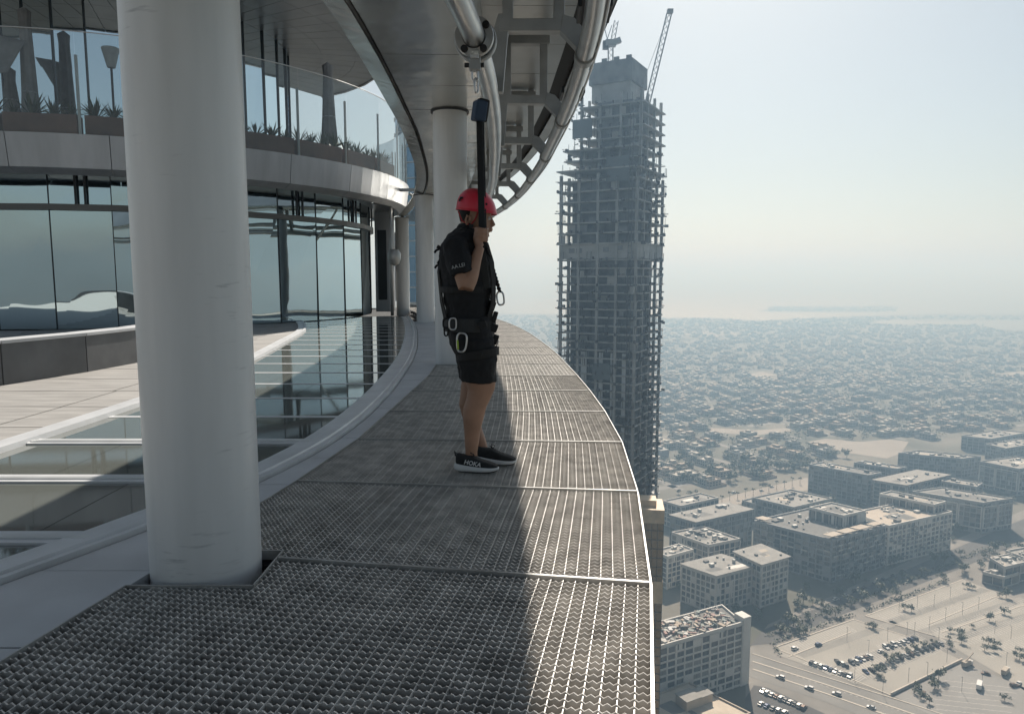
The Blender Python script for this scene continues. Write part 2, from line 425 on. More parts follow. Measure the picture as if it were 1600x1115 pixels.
# ------------------------------------------------------------------ white columns
def column(x, y, r, z1, lab, z0=-0.2, m_=None):
    m_ = m_ or M_column2
    t = thing('column', lab, 'column', (x, y, 0), 0, 'round columns of the canopy')
    mb = MB(); mb.lathe([(r, z0), (r, z1 * .35), (r, z1 * .7), (r, z1)], m_, n=64); mb.obj('shaft', t, smooth=True)
    mb = MB(); mb.lathe([(r + .004, z1 - .02), (r + .03, z1 - .02), (r + .03, z1 - .002), (r + .004, z1 - .002)], M_dark, n=48); mb.obj('top_collar', t)
    return t
column(-1.336, 2.998, 0.226, 3.6, 'thick white painted round column with dark scuffs, notched into the grating', m_=M_column)
column(-0.889, 10.47, 0.243, 3.6, 'pale round column straight behind the man in the red helmet')
column(-2.50, 20.6, 0.262, 3.6, 'round column in shade beyond the one behind the man')
column(-4.28, 28.0, 0.262, 3.6, 'farthest round column beside the hanging lamp post')

# ------------------------------------------------------------------ canopy
def soffit_metal(name, col, rough, bump):
    m = mat(name, col, rough, 0.85, var=0.12, vscale=0.8)
    n = m.node_tree.nodes; l = m.node_tree.links; p = n['Principled BSDF']
    tc = n.new('ShaderNodeTexCoord'); t = n.new('ShaderNodeTexNoise'); t.inputs['Scale'].default_value = 1.7; t.inputs['Detail'].default_value = 2
    b = n.new('ShaderNodeBump'); b.inputs['Strength'].default_value = bump; b.inputs['Distance'].default_value = 0.05
    l.new(tc.outputs['Object'], t.inputs['Vector']); l.new(t.outputs['Fac'], b.inputs['Height']); l.new(b.outputs[0], p.inputs['Normal'])
    return m
M_sof = soffit_metal('soffit_metal', (0.60, 0.60, 0.58), 0.2, 0.45)
M_sof2 = soffit_metal('soffit_panel_grey', (0.48, 0.49, 0.485), 0.36, 0.2)
M_steel = mat('painted_steel', (0.36, 0.37, 0.37), 0.42, 0.25, var=0.12, vscale=5, bump=0.04)
M_tube = mat('brushed_tube', (0.50, 0.50, 0.49), 0.3, 0.85, var=0.12, vscale=3)
can = thing('canopy', 'curved metal canopy over the walkway with shiny soffit and steel rings', 'canopy')
CY = [2.87 + 1.255 * i for i in range(-11, 23)]
def panel(y0, y1, o0, o1, z0, z1, m_, nm, th=0.02, gap=0.006, jit=0.0, parent=can, n=2, split=1):
    mb = MB(); g = gap
    a = [rim_off(y0 + g + (y1 - y0 - 2 * g) * i / n, o0 + g, z0) for i in range(n + 1)]
    b = [rim_off(y0 + g + (y1 - y0 - 2 * g) * i / n, o1 - g, z1) for i in range(n + 1)]
    j = [random.uniform(-jit, jit) for _ in range(4)]
    vs = []
    for i in range(n + 1):
        f = i / n
        pa = a[i] + Vector((0, 0, j[0] * (1 - f) + j[1] * f)); pb = b[i] + Vector((0, 0, j[2] * (1 - f) + j[3] * f))
        vs += [pa, pb, pa + Vector((0, 0, th)), pb + Vector((0, 0, th))]
    fs = []
    for i in range(n):
        q = 4 * i
        fs += [(q, q + 1, q + 5, q + 4), (q + 2, q + 6, q + 7, q + 3), (q, q + 4, q + 6, q + 2), (q + 1, q + 3, q + 7, q + 5)]
    e = 4 * n; fs += [(0, 2, 3, 1), (e, e + 1, e + 3, e + 2)]
    mb.add(vs, fs, m_); return mb.obj(nm, parent)
for i in range(len(CY) - 1):
    y0, y1 = CY[i], CY[i + 1]
    panel(y0, y1, -2.255, -1.22, 3.6, 3.6, M_sof, 'soffit_panel', jit=0.004)
    panel(y0, y1, -2.54, -2.305, 3.66, 3.605, M_sof, 'soffit_panel', jit=0.003)
    panel(y0, y1, -1.20, -0.17, 4.1, 4.1, M_sof2, 'soffit_panel', jit=0.002)
    panel(y0, y1, 0.03, 0.22, 4.1, 4.1, M_sof2, 'soffit_panel', jit=0.002)
def sweep_off(prof, ys, m_, nm, parent, close=False):
    mb = MB(); vs = []; pr = prof + [prof[0]] if close else prof; k = len(pr)
    for y in ys:
        for o_, z in pr: vs.append(rim_off(y, o_, z))
    mb.add(vs, [(i*k+j, i*k+j+1, (i+1)*k+j+1, (i+1)*k+j) for i in range(len(ys)-1) for j in range(k-1)], m_)
    return mb.obj(nm, parent)
YS = list(np.arange(CY[0], CY[-1], 0.4))
sweep_off([(-2.54, 3.69), (-1.3, 4.55), (0.22, 4.62), (0.24, 4.12)], YS, M_sof2, 'canopy_roof', can)
sweep_off([(-2.30, 3.66), (-2.26, 3.66)], YS, M_black, 'shadow_gap', can)
sweep_off([(-1.19, 4.10), (-1.195, 3.60), (-1.225, 3.6), (-1.225, 4.1)], YS, M_sof2, 'soffit_riser', can)
sweep_off([(-0.18, 4.16), (0.04, 4.16)], YS, M_black, 'shadow_gap', can)
YT = list(np.arange(CY[0], CY[-1], 0.35))
RING_O, RING_Z, RAIL_O, RAIL_Z = -0.25, 3.1, -1.05, 2.8
mb = MB(); mb.tube([rim_off(y, RING_O, RING_Z) for y in YT], 0.072, M_tube, n=20); mb.obj('ring_tube', can, smooth=True)
mb = MB(); mb.tube([rim_off(y, RING_O + 0.085, RING_Z - 0.02) for y in YT], 0.012, M_tube, n=8); mb.obj('ring_guide', can, smooth=True)
mb = MB(); mb.tube([rim_off(y, RAIL_O, RAIL_Z) for y in YT], 0.072, M_tube, n=20); mb.obj('trolley_rail', can, smooth=True)
mb = MB(); mb.tube([rim_off(y, RAIL_O + 0.02, RAIL_Z + 0.10) for y in YT], 0.02, M_steel, n=8); mb.obj('rail_rib', can, smooth=True)
FY = [6.25 + 2.51 * i for i in range(-5, 8)]
for y in FY:
    P = lambda o_, z: rim_off(y, o_, z)
    mb = MB()
    w = 0.11
    mb.bar(P(-0.98, 3.34), P(-0.40, 3.34), w, 0.10, M_steel)             # cross beam
    mb.bar(P(-0.90, 3.38), P(-0.90, 4.09), w, 0.09, M_steel, up=(1, 0, 0))
    mb.bar(P(-0.47, 3.38), P(-0.47, 4.09), w, 0.09, M_steel, up=(1, 0, 0))
    mb.bar(P(-0.96, 4.02), P(-0.40, 4.02), w + .01, 0.10, M_steel)
    mb.obj('bracket_frame', can, bevel=0.006)
    mb = MB()
    def plate(pts, th):
        d = (rim_off(y + .1, 0) - rim_off(y - .1, 0)).normalized() * th / 2
        n_ = len(pts); A = [P(*p) for p in pts]
        mb.add([p - d for p in A] + [p + d for p in A], [tuple(range(n_))[::-1], tuple(range(n_, 2 * n_))] + [(i, (i + 1) % n_, n_ + (i + 1) % n_, n_ + i) for i in range(n_)], M_steel)
    plate([(-0.44, 3.42), (-0.34, 3.39), (-0.17, 3.20), (-0.20, 3.06), (-0.30, 3.06), (-0.33, 3.16), (-0.46, 3.29)], 0.12)
    mb.obj('gusset', can, bevel=0.005); mb = MB()
    plate([(-0.86, 3.44), (-0.98, 3.43), (-1.02, 3.30), (-1.06, 2.90), (-1.04, 2.80), (-0.94, 2.80), (-0.93, 2.92), (-0.90, 3.26)], 0.10)
    mb.obj('gusset', can, bevel=0.005)
    mb = MB(); a = rim_off(y - 0.06, RING_O, RING_Z); b = rim_off(y + 0.06, RING_O, RING_Z)
    mb.tube([a, b], 0.086, M_steel, n=20); mb.obj('ring_clamp', can, autosmooth=40)
    for z_, o_ in ((3.98, -.6), (3.98, -.75)):
        pass
# services run under the soffit: dark cable clips beside the ring
for y in (5.1, 7.4):
    for s_ in (-1, 1):
        mb = MB(); p = rim_off(y, RING_O + s_ * 0.105, RING_Z + .02); q = rim_off(y + .35, RING_O + s_ * 0.105, RING_Z + .02)
        mb.bar(p, q, 0.03, 0.06, M_dark); mb.obj('guide_pad', can, bevel=.005)

# ------------------------------------------------------------------ trolley on the rail
TY = 4.80
tp = rim_off(TY, RAIL_O, RAIL_Z); tt = (rim_off(TY + .05, RAIL_O) - rim_off(TY - .05, RAIL_O)).normalized()
TM = tt.to_track_quat('Z', 'Y').to_matrix().to_4x4()
tr = thing('rail_trolley', 'round steel trolley with four black wheels clamped on the overhead rail', 'trolley', tp)
mb = MB(); mb.lathe([(0.078, -0.05), (0.126, -0.05), (0.130, -0.044), (0.130, -0.02), (0.126, -0.014), (0.078, -0.014)], M_tube, n=40, M=TM); mb.obj('front_disc', tr, autosmooth=40)
mb = MB(); mb.lathe([(0.078, 0.02), (0.135, 0.02), (0.140, 0.028), (0.140, 0.072), (0.135, 0.08), (0.078, 0.08)], M_steel, n=40, M=TM); mb.obj('rear_disc', tr, autosmooth=40)
for k, a in enumerate((40, 140, 232, 308)):
    c = TM @ Vector((0.103 * math.cos(R(a)), 0.103 * math.sin(R(a)), 0)); mb = MB()
    mb.lathe([(0.0, -0.07), (0.020, -0.07), (0.024, -0.064), (0.024, 0.03)], M_black, c=c, n=18, M=TM); mb.obj('wheel_cap', tr, autosmooth=40)
mb = MB(); mb.box((0, 0, -0.155), (0.075, 0.07, 0.10), M_steel); mb.box((0.0, -0.045, -0.125), (0.055, 0.02, 0.03), M_alu)
mb.tube([(-.07, 0, -.17), (.06, 0, -.17)], 0.016, M_dark, n=10); mb.obj('hanger_block', tr, bevel=.004)
mb = MB(); mb.box((0.0, -0.058, -0.108), (0.05, 0.003, 0.022), mat('plate_print', (.62, .62, .58), .5, var=.4, vscale=60)); mb.obj('serial_plate', tr)
# second saddle farther along the rail, idle
# ------------------------------------------------------------------ drum-shaped building across the terrace
CX, CYD = -12.3, 24.7
A0 = math.atan2(-CYD, -CX)                  # towards the viewer
STEP = R(10.8)
ANG = [A0 + STEP * (i + 0.35) for i in range(-11, 12)]
def C_(a, r, z): return Vector((CX + r * math.cos(a), CYD + r * math.sin(a), z))
bd = thing('drum_building', 'round tower storey with mirror glass, grey fascia and a planted balcony', 'building', (CX, CYD, 0))
OFF = Vector((-CX, -CYD, 0))
def bobj(mb, nm, parent=bd, **k):
    mb.v = [(v[0] - CX, v[1] - CYD, v[2]) for v in mb.v]; return mb.obj(nm, parent, **k)
M_fascia = mat('fascia_panel', (0.42, 0.43, 0.44), 0.42, 0.45, var=0.12, vscale=1.5, stretch=(2, 2, .25))
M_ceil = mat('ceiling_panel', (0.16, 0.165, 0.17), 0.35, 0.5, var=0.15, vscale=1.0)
M_beam = mat('bronze_beam', (0.14, 0.135, 0.125), 0.4, 0.5)
M_mull = mat('mullion', (0.02, 0.025, 0.027), 0.4, 0.3)
def arc_panel(r0, z0, r1, z1, a, b, m_, nm, th=0.05, gap=0.008, parent=bd, tilt=0.0, flat=True):
    mb = MB(); ga = gap / max(r0, r1); n = 1 if flat else 4
    vs = []
    for i in range(n + 1):
        t = a + ga + (b - a - 2 * ga) * i / n
        e0, e1 = random.uniform(-tilt, tilt), random.uniform(-tilt, tilt)
        nr = Vector((z1 - z0, -(r1 - r0))).normalized()
        if nr.x == 0: nr = Vector((0, 1))
        vs += [C_(t, r0 + e0, z0), C_(t, r1 + e1, z1), C_(t, r1 - nr.x * th, z1 + -nr.y * th), C_(t, r0 - nr.x * th, z0 - nr.y * th)]
    fs = []
    for i in range(n):
        q = 4 * i
        for j in range(4): fs.append((q + j, q + 4 + j, q + 4 + (j + 1) % 4, q + (j + 1) % 4))
    fs += [(0, 1, 2, 3), (4 * n + 3, 4 * n + 2, 4 * n + 1, 4 * n)]
    mb.add(vs, fs, m_); return bobj(mb, nm, parent)
RL, RU, RB = 7.3, 4.6, 8.6
for i in range(len(ANG) - 1):
    a, b = ANG[i], ANG[i + 1]
    arc_panel(RL, 0.0, RL, 2.88, a, b, M_mirror, 'window_pane', tilt=0.012)
    arc_panel(RL, 3.04, RL, 3.75, a, b, M_mirror, 'window_pane', tilt=0.006)
    arc_panel(RU, 4.4, RU, 9.0, a, b, M_mirror2, 'window_pane', tilt=0.010)
    for r_, z0, z1 in ((RL + .012, 0, 3.74), (RU + .012, 4.4, 9.0)):
        mb = MB(); mb.bar(C_(a, r_, z0), C_(a, r_, z1), 0.02 if r_ > 6 else .045, 0.025 if r_ > 6 else .06, M_mull, up=(math.cos(a), math.sin(a), 0)); bobj(mb, 'mullion')
    # ring beam at door-head height, with dark stubs that imitate the rail's reflection
    arc_panel(RL + 0.14, 2.89, RL + 0.14, 3.03, a, b, M_beam, 'ring_beam', th=0.16, gap=0.0)
    for f in ((0.45, 0.6) if i % 2 else ()):
        t = a + (b - a) * f; mb = MB(); mb.bar(C_(t, RL + .05, 3.03), C_(t, RL + .05, 3.75), 0.05, 0.05, M_dark, up=(math.cos(t), math.sin(t), 0)); bobj(mb, 'rail_reflection')
    # soffit below the balcony
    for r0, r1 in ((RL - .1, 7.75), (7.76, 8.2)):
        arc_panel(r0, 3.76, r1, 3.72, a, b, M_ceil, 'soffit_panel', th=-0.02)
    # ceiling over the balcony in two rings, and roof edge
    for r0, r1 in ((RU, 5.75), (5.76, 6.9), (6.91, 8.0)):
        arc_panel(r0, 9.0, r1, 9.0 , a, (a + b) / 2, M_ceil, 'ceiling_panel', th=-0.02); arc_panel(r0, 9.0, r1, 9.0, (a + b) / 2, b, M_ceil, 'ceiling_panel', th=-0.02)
    arc_panel(8.04, 8.95, 8.3, 9.55, a, b, M_fascia, 'roof_edge', th=0.06)
FA = [A0 + STEP * 1.28 * (i + 0.62) for i in range(-7, 8)]
for a, b in zip(FA[:-1], FA[1:]):
    arc_panel(RB - 0.30, 3.60, RB + .0, 3.72, a, b, M_fascia, 'fascia_panel', th=0.03, flat=False)
    arc_panel(RB + 0.0, 3.725, RB + 0.10, 4.46, a, b, M_fascia, 'fascia_panel', flat=False)
mb = MB(); n = 40; vs = []
for i in range(n + 1):
    t = ANG[0] + (ANG[-1] - ANG[0]) * i / n; vs += [C_(t, RB + .10, 4.44), C_(t, RU, 4.44), C_(t, RU, 3.9), C_(t, 7.2, 3.9)]
mb.add(vs, [(4*i+j, 4*i+4+j, 4*i+5+j, 4*i+1+j) for i in range(n) for j in range(3)], M_plinth); bobj(mb, 'balcony_floor')
mb = MB(); vs = []
for i in range(n + 1):
    t = ANG[0] + (ANG[-1] - ANG[0]) * i / n; vs += [C_(t, 0.5, 9.56), C_(t, 8.3, 9.56), C_(t, 6.9, -0.3), C_(t, 6.9, 3.8)]
mb.add(vs, [(4*i, 4*i+4, 4*i+5, 4*i+1) for i in range(n)] + [(4*i+2, 4*i+6, 4*i+7, 4*i+3) for i in range(n)], M_plinth); bobj(mb, 'core_wall')

# balustrade of tall glass panes
def clear_glass(name, tint=(0.86, 0.92, 0.92), base=0.10):
    m = bpy.data.materials.new(name); m.use_nodes = True; n = m.node_tree.nodes; l = m.node_tree.links
    n.remove(n['Principled BSDF']); out = n['Material Output']
    tr_ = n.new('ShaderNodeBsdfTransparent'); tr_.inputs[0].default_value = (*tint, 1)
    gl = n.new('ShaderNodeBsdfGlossy'); gl.inputs['Roughness'].default_value = 0.02; gl.inputs[0].default_value = (.95, .97, .97, 1)
    df = n.new('ShaderNodeBsdfDiffuse'); df.inputs[0].default_value = (.6, .63, .63, 1)
    fr = n.new('ShaderNodeFresnel'); fr.inputs[0].default_value = 1.6
    mx = n.new('ShaderNodeMixShader'); l.new(fr.outputs[0], mx.inputs[0]); l.new(tr_.outputs[0], mx.inputs[1]); l.new(gl.outputs[0], mx.inputs[2])
    m2 = n.new('ShaderNodeMixShader'); m2.inputs[0].default_value = base; l.new(mx.outputs[0], m2.inputs[1]); l.new(df.outputs[0], m2.inputs[2])
    l.new(m2.outputs[0], out.inputs[0]); return m
M_glass = clear_glass('balustrade_glass')
M_post = mat('balustrade_post', (0.55, 0.55, 0.53), 0.4, 0.4)
bl = thing('balustrade', 'tall frameless glass balustrade with pale posts round the upper balcony', 'balustrade', (CX, CYD, 4.46))
def robj(mb, nm, parent, ox, oy, oz, **k):
    mb.v = [(v[0] - ox, v[1] - oy, v[2] - oz) for v in mb.v]; return mb.obj(nm, parent, **k)
GS = R(11.2); GA = [A0 + GS * (i + 0.18) for i in range(-9, 10)]
for a, b in zip(GA[:-1], GA[1:]):
    mb = MB(); e = 0.006 / RB
    p = [C_(a + e, RB + .04, 4.47), C_(b - e, RB + .04, 4.47), C_(b - e, RB + .04, 6.68), C_(a + e, RB + .04, 6.68)]
    nn = Vector((math.cos((a + b) / 2), math.sin((a + b) / 2), 0)) * .012
    mb.add([v for v in p], [(0, 1, 2, 3)], M_glass); robj(mb, 'glass_pane', bl, CX, CYD, 4.46)
    mb = MB(); mb.bar(C_(a, RB - 0.02, 4.47), C_(a, RB - 0.02, 6.2), 0.06, 0.035, M_post, up=(math.cos(a), math.sin(a), 0)); robj(mb, 'post', bl, CX, CYD, 4.46)
mb = MB(); mb.tube([C_(t, RB + .04, 6.69) for t in np.linspace(GA[0], GA[-1], 60)], 0.012, M_post, n=6); robj(mb, 'top_rail', bl, CX, CYD, 4.46)

# planters with spiky plants
M_plant = [mat('agave_%d' % i, c, 0.5, var=0.25, vscale=6) for i, c in enumerate(((0.055, 0.085, 0.04), (0.08, 0.11, 0.06)))]
M_box = mat('terracotta_planter', (0.30, 0.165, 0.12), 0.7, var=0.18, vscale=2)
M_soil = mat('soil', (0.04, 0.03, 0.02), 0.9)
def agave_mesh(seed):
    rn = random.Random(seed); mb = MB()
    for k in range(26):
        a = rn.uniform(0, 6.28); el = rn.uniform(0.35, 1.35); L = rn.uniform(0.3, 0.58); w = rn.uniform(.018, .032)
        d = Vector((math.cos(a) * math.cos(el), math.sin(a) * math.cos(el), math.sin(el))); s_ = Vector((-math.sin(a), math.cos(a), 0))
        u = Vector((0, 0, 1)); m_ = d * L * .55; t_ = d * L + Vector((0, 0, -.12 * L)) * math.cos(el)
        vs = [s_ * w * .6, -s_ * w * .6, m_ + s_ * w, m_ - s_ * w, t_, m_ * 1.0 - u * .012]
        mb.add(vs, [(0, 1, 5), (0, 5, 2), (1, 3, 5), (2, 5, 4), (3, 4, 5)], M_plant[k % 2])
    return mb.mesh('agave')
AG = [agave_mesh(s_) for s_ in range(4)]
for i, (a, b) in enumerate(zip(GA[:-1], GA[1:])):
    if not -6 <= i - 9 <= 4: continue
    m_ = (a + b) / 2; c = C_(m_, RB - .32, 4.46)
    pl = thing('planter', 'brown planter trough of spiky plants behind the balustrade glass', 'planter', c, m_ + math.pi / 2, 'planters along the balcony')
    mb = MB(); L = 1.50
    for s_ in (-1, 1):
        mb.box((0, s_ * .17, .23), (L, .03, .46), M_box); mb.box((s_ * (L / 2 - .015), 0, .23), (.03, .31, .46), M_box)
    mb.obj('box', pl)
    mb = MB(); mb.box((0, 0, .38), (L - .06, .31, .06), M_soil); mb.obj('soil', pl)
    for k in range(4):
        inst('spiky_plant', AG[(i + k) % 4], pl, (-.55 + .37 * k + random.uniform(-.05, .05), random.uniform(-.06, .06), .40), random.uniform(0, 6), (random.uniform(.7, 1.2),) * 3)

# furled parasols and a shade sail on the balcony
M_canvas = mat('taupe_canvas', (0.27, 0.25, 0.235), 0.8, var=0.15, vscale=4, bump=.1)
for (px, Y, h, lab) in ((47, 19.2, 3.75, 'tall furled taupe parasol standing on the balcony beside the shade sail'), (17, 20.0, 2.5, 'short furled taupe parasol under the shade sail'), (513, 22.0, 3.2, 'furled parasol on the balcony near the curved end of the balustrade')):
    p = PY(px, 150, Y); t = thing('furled_parasol', lab, 'parasol', (p.x, p.y, 4.44))
    mb = MB(); mb.tube([(0, 0, 0), (0, 0, h)], 0.03, M_post, n=10); mb.box((0, 0, .03), (.6, .6, .06), M_dark); mb.obj('pole', t)
    mb = MB(); pr = []; n = 24; vs = []; zs = [.7, 1.0, 1.6, h - .35, h - .1, h]; rs = [.20, .21, .17, .12, .14, .02]
    for z_, r_ in zip(zs, rs):
        for k in range(n):
            q = r_ * (1 + .18 * math.sin(k * math.pi * 2 / n * 8)); vs.append((q * math.cos(2*math.pi*k/n), q * math.sin(2*math.pi*k/n), z_))
    mb.add(vs, [(i*n+k, i*n+(k+1)%n, (i+1)*n+(k+1)%n, (i+1)*n+k) for i in range(len(zs)-1) for k in range(n)], M_canvas); mb.obj('canvas', t, smooth=True)
    mb = MB(); mb.tube([(.17*math.cos(x), .17*math.sin(x), 1.62) for x in np.linspace(0, 6.28, 20)], .012, M_post, n=6); mb.obj('strap', t)
sp = [PY(-70, 40, 19.0), PY(40, 64, 19.05), PY(12, 112, 18.6), PY(-60, 125, 18.4)]
t = thing('shade_sail', 'grey triangular shade sail tied to the tall furled parasol', 'shade sail', sp[1])
mb = MB(); n = 8; vs = []
for i in range(n + 1):
    for j in range(n + 1):
        u, v = i / n, j / n
        p = (sp[0] * (1 - u) + sp[1] * u) * (1 - v) + (sp[3] * (1 - u) + sp[2] * u) * v
        sag = math.sin(u * math.pi) * math.sin(v * math.pi) * .12
        vs.append(p - sp[1] - Vector((0, 0, sag)))
mb.add(vs, [(i*(n+1)+j, i*(n+1)+j+1, (i+1)*(n+1)+j+1, (i+1)*(n+1)+j) for i in range(n) for j in range(n)], M_canvas)
o = mb.obj('cloth', t, smooth=True); sd = o.modifiers.new('s', 'SOLIDIFY'); sd.thickness = .008
# cone lamp on a stalk
p = PY(173, 90, 19.4); t = thing('cone_lamp', 'grey cone-shaped lamp on a thin stalk behind the balustrade', 'lamp', (p.x, p.y, 4.44))
hz = p.z - 4.44
mb = MB(); mb.tube([(0, 0, 0), (0, 0, hz)], .03, M_dark, n=8); mb.obj('stalk', t)
mb = MB(); mb.lathe([(.0, hz - .28), (.10, hz - .26), (.22, hz + .22), (.20, hz + .24), (0, hz + .24)], M_steel, n=20); mb.obj('shade', t, autosmooth=40)

# low stone wall along the paving
wp = [(-8.6, 2.5), (-7.6, 4.4), (-6.65, 6.5), (-6.0, 8.3), (-5.72, 9.5), (-5.6, 10.6), (-5.64, 11.6)]
lw = thing('low_wall', 'low dark stone wall edging the sunlit paving', 'wall', (-6, 8.3, 0))
for (a, b) in zip(wp[:-1], wp[1:]):
    a = Vector((*a, 0)); b = Vector((*b, 0)); d = (b - a).normalized(); nn = Vector((-d.y, d.x, 0)); g = .006
    n_ = max(1, round((b - a).length / 1.2))
    for k in range(n_):
        p = a.lerp(b, k / n_) + d * g; q = a.lerp(b, (k + 1) / n_) - d * g
        mb = MB(); mb.prism([p, q, q + nn * .30, p + nn * .30], -0.03, 0.47, M_plinth); robj(mb, 'stone_block', lw, -6, 8.3, 0, bevel=.008)
        mb = MB(); mb.prism([p - nn * .02, q - nn * .02, q + nn * .32, p + nn * .32], 0.472, 0.51, M_strip); robj(mb, 'coping', lw, -6, 8.3, 0, bevel=.006)

# lamp post with bracket near the far columns
p = Vector((PY(612, 436, 24.0).x, 24.0, 0)); t = thing('bracket_post', 'thin pale post with cross arm, strut and a hanging round box', 'post', p)
k_ = p.y / 1110.0
hz = lambda py: EYE + (436 - py) * k_
mb = MB(); mb.tube([(0, 0, 0), (0, 0, hz(303))], 0.055, M_post, n=12); mb.obj('upright', t, smooth=True)
mb = MB(); mb.bar((-.3, 0, hz(301)), (2.3, -.3, hz(301)), .08, .10, M_post); mb.obj('cross_arm', t)
mb = MB(); mb.bar((.65, 0, hz(306)), (2.2, -.3, hz(372)), .06, .07, M_post); mb.obj('strut', t)
mb = MB(); mb.lathe([(0, hz(416)), (.16, hz(412)), (.22, hz(405)), (.22, hz(397)), (.14, hz(391)), (0, hz(390))], M_post, n=20, c=(.12, -.1, 0)); mb.obj('round_box', t, autosmooth=40)
# wall piers at the right end of the drum
for (px, Y, w, lab) in ((598, 27.0, .55, 'dark grey wall pier where the mirror glass ends'), (623, 40.0, .5, 'grey wall pier beyond the bracket post')):
    p = PY(px, 436, Y); t = thing('wall_pier', lab, 'pier', (p.x, p.y, 0))
    mb = MB(); mb.box((0, .6, 1.9), (w, 1.2, 3.8), M_fascia); mb.obj('panel', t, bevel=.01)
    mb = MB(); mb.box((0, -.02, 1.75), (w * .6, .03, 2.6), M_mull); mb.obj('recess', t)
# blue glass tower beyond the terrace
tw = thing('glass_tower', 'blue glass tower seen between the balcony and the canopy', 'tower', (-23, 205, GZ))
M_btw = mirror_glass('blue_tower_glass', (0.16, 0.26, 0.36), 0.01, 0.3)
n = 20; RT = 10.0
mb = MB(); mb.lathe([(RT - .25, -219 + 220), (RT - .25, 300)], M_btw, n=n); mb.obj('glazing', tw)
mb = MB()
for z in np.arange(160, 300, 4.2): mb.lathe([(RT - .3, z), (RT + .12, z), (RT + .12, z + .35), (RT - .3, z + .35)], M_fascia, n=n)
mb.obj('floor_bands', tw, kind='stuff')
for k in range(n):
    a = 2 * math.pi * k / n
    if -2.6 < ((a + math.pi) % (2 * math.pi) - math.pi) < 0.3:
        mb = MB(); mb.bar((RT*math.cos(a), RT*math.sin(a), 158), (RT*math.cos(a), RT*math.sin(a), 300), .25, .35, M_mull, up=(math.cos(a), math.sin(a), 0)); mb.obj('mullion', tw)
# ------------------------------------------------------------------ land, sea, haze
def city_ground():
    m = bpy.data.materials.new('city_ground'); m.use_nodes = True
    n = m.node_tree.nodes; l = m.node_tree.links; p = n['Principled BSDF']; p.inputs['Roughness'].default_value = .9
    tc = n.new('ShaderNodeTexCoord')
    t = n.new('ShaderNodeTexNoise'); t.inputs['Scale'].default_value = 0.012; t.inputs['Detail'].default_value = 8; l.new(tc.outputs['Object'], t.inputs['Vector'])
    r = n.new('ShaderNodeValToRGB'); e = r.color_ramp.elements
    e[0].position = .35; e[0].color = (.06, .065, .05, 1); e[1].position = .68; e[1].color = (.17, .16, .135, 1)
    l.new(t.outputs['Fac'], r.inputs[0]); l.new(r.outputs[0], p.inputs['Base Color'])
    return m
M_land = city_ground()
M_sea = mat('sea_water', (0.05, 0.075, 0.085), 0.6, spec=0.5, bump=0.6, bscale=0.02)
def sheet(name, pts, z, m, kind='structure'):
    mb = MB(); mb.add([(p[0], p[1], z) for p in pts], [tuple(range(len(pts)))], m); o = mb.obj(name); o['kind'] = kind; return o
FAR = 38000
sheet('ground', [(-FAR, -FAR), (FAR, -FAR), (FAR, FAR), (-FAR, FAR)], GZ, M_land)
cp = [(-500, 489), (100, 489), (700, 489), (800, 490), (900, 491), (1040, 496), (1120, 497), (1190, 501), (1260, 497), (1330, 494), (1400, 492), (1480, 490), (1600, 490), (2100, 489)]
co = [G(px, py, GZ) for px, py in cp]
sheet('sea', [(-FAR, co[0].y)] + [(p.x, p.y) for p in co] + [(FAR, co[-1].y), (FAR, FAR), (-FAR, FAR)][::1], GZ + .6, M_sea)
lag = [(1350, 504), (1400, 500), (1450, 502), (1520, 501), (1600, 502), (1760, 503), (1760, 517), (1600, 517), (1560, 515), (1530, 508), (1470, 507), (1400, 507)]
sheet('lagoon', [tuple(G(a, b, GZ))[:2] for a, b in lag], GZ + .7, M_sea)
isl = [(1180, 486), (1215, 482), (1260, 480), (1340, 479.5), (1380, 481.5), (1400, 485), (1370, 488), (1300, 488), (1230, 487.5)]
sheet('island', [tuple(G(a, b, GZ))[:2] for a, b in isl], GZ + 1.2, M_land)
isl = [(1265, 443), (1340, 442), (1400, 443.5), (1340, 445)]
sheet('island', [tuple(G(a, b, GZ))[:2] for a, b in isl], GZ + 1.2, M_land)
isl = [(790, 465), (850, 462), (900, 463.5), (860, 466)]
sheet('island', [tuple(G(a, b, GZ))[:2] for a, b in isl], GZ + 1.2, M_land)
def haze_box(top=140.0, dens=6.0e-4):
    m = bpy.data.materials.new('haze_air'); m.use_nodes = True; n = m.node_tree.nodes; l = m.node_tree.links
    n.remove(n['Principled BSDF'])
    v = n.new('ShaderNodeVolumePrincipled'); v.inputs['Color'].default_value = (0.34, 0.53, 0.73, 1); v.inputs['Absorption Color'].default_value = (0.50, 0.33, 0.03, 1); v.inputs['Density'].default_value = dens
    v.inputs['Anisotropy'].default_value = 0.3
    l.new(v.outputs[0], n['Material Output'].inputs['Volume'])
    mb = MB(); e = FAR + 500; mb.box((0, 0, (top + GZ - 1.5) / 2), (2 * e, 2 * e, top - GZ + 1.5), m); o = mb.obj('haze'); o['kind'] = 'stuff'
    m.cycles.homogeneous_volume = True
    return o
haze_box()
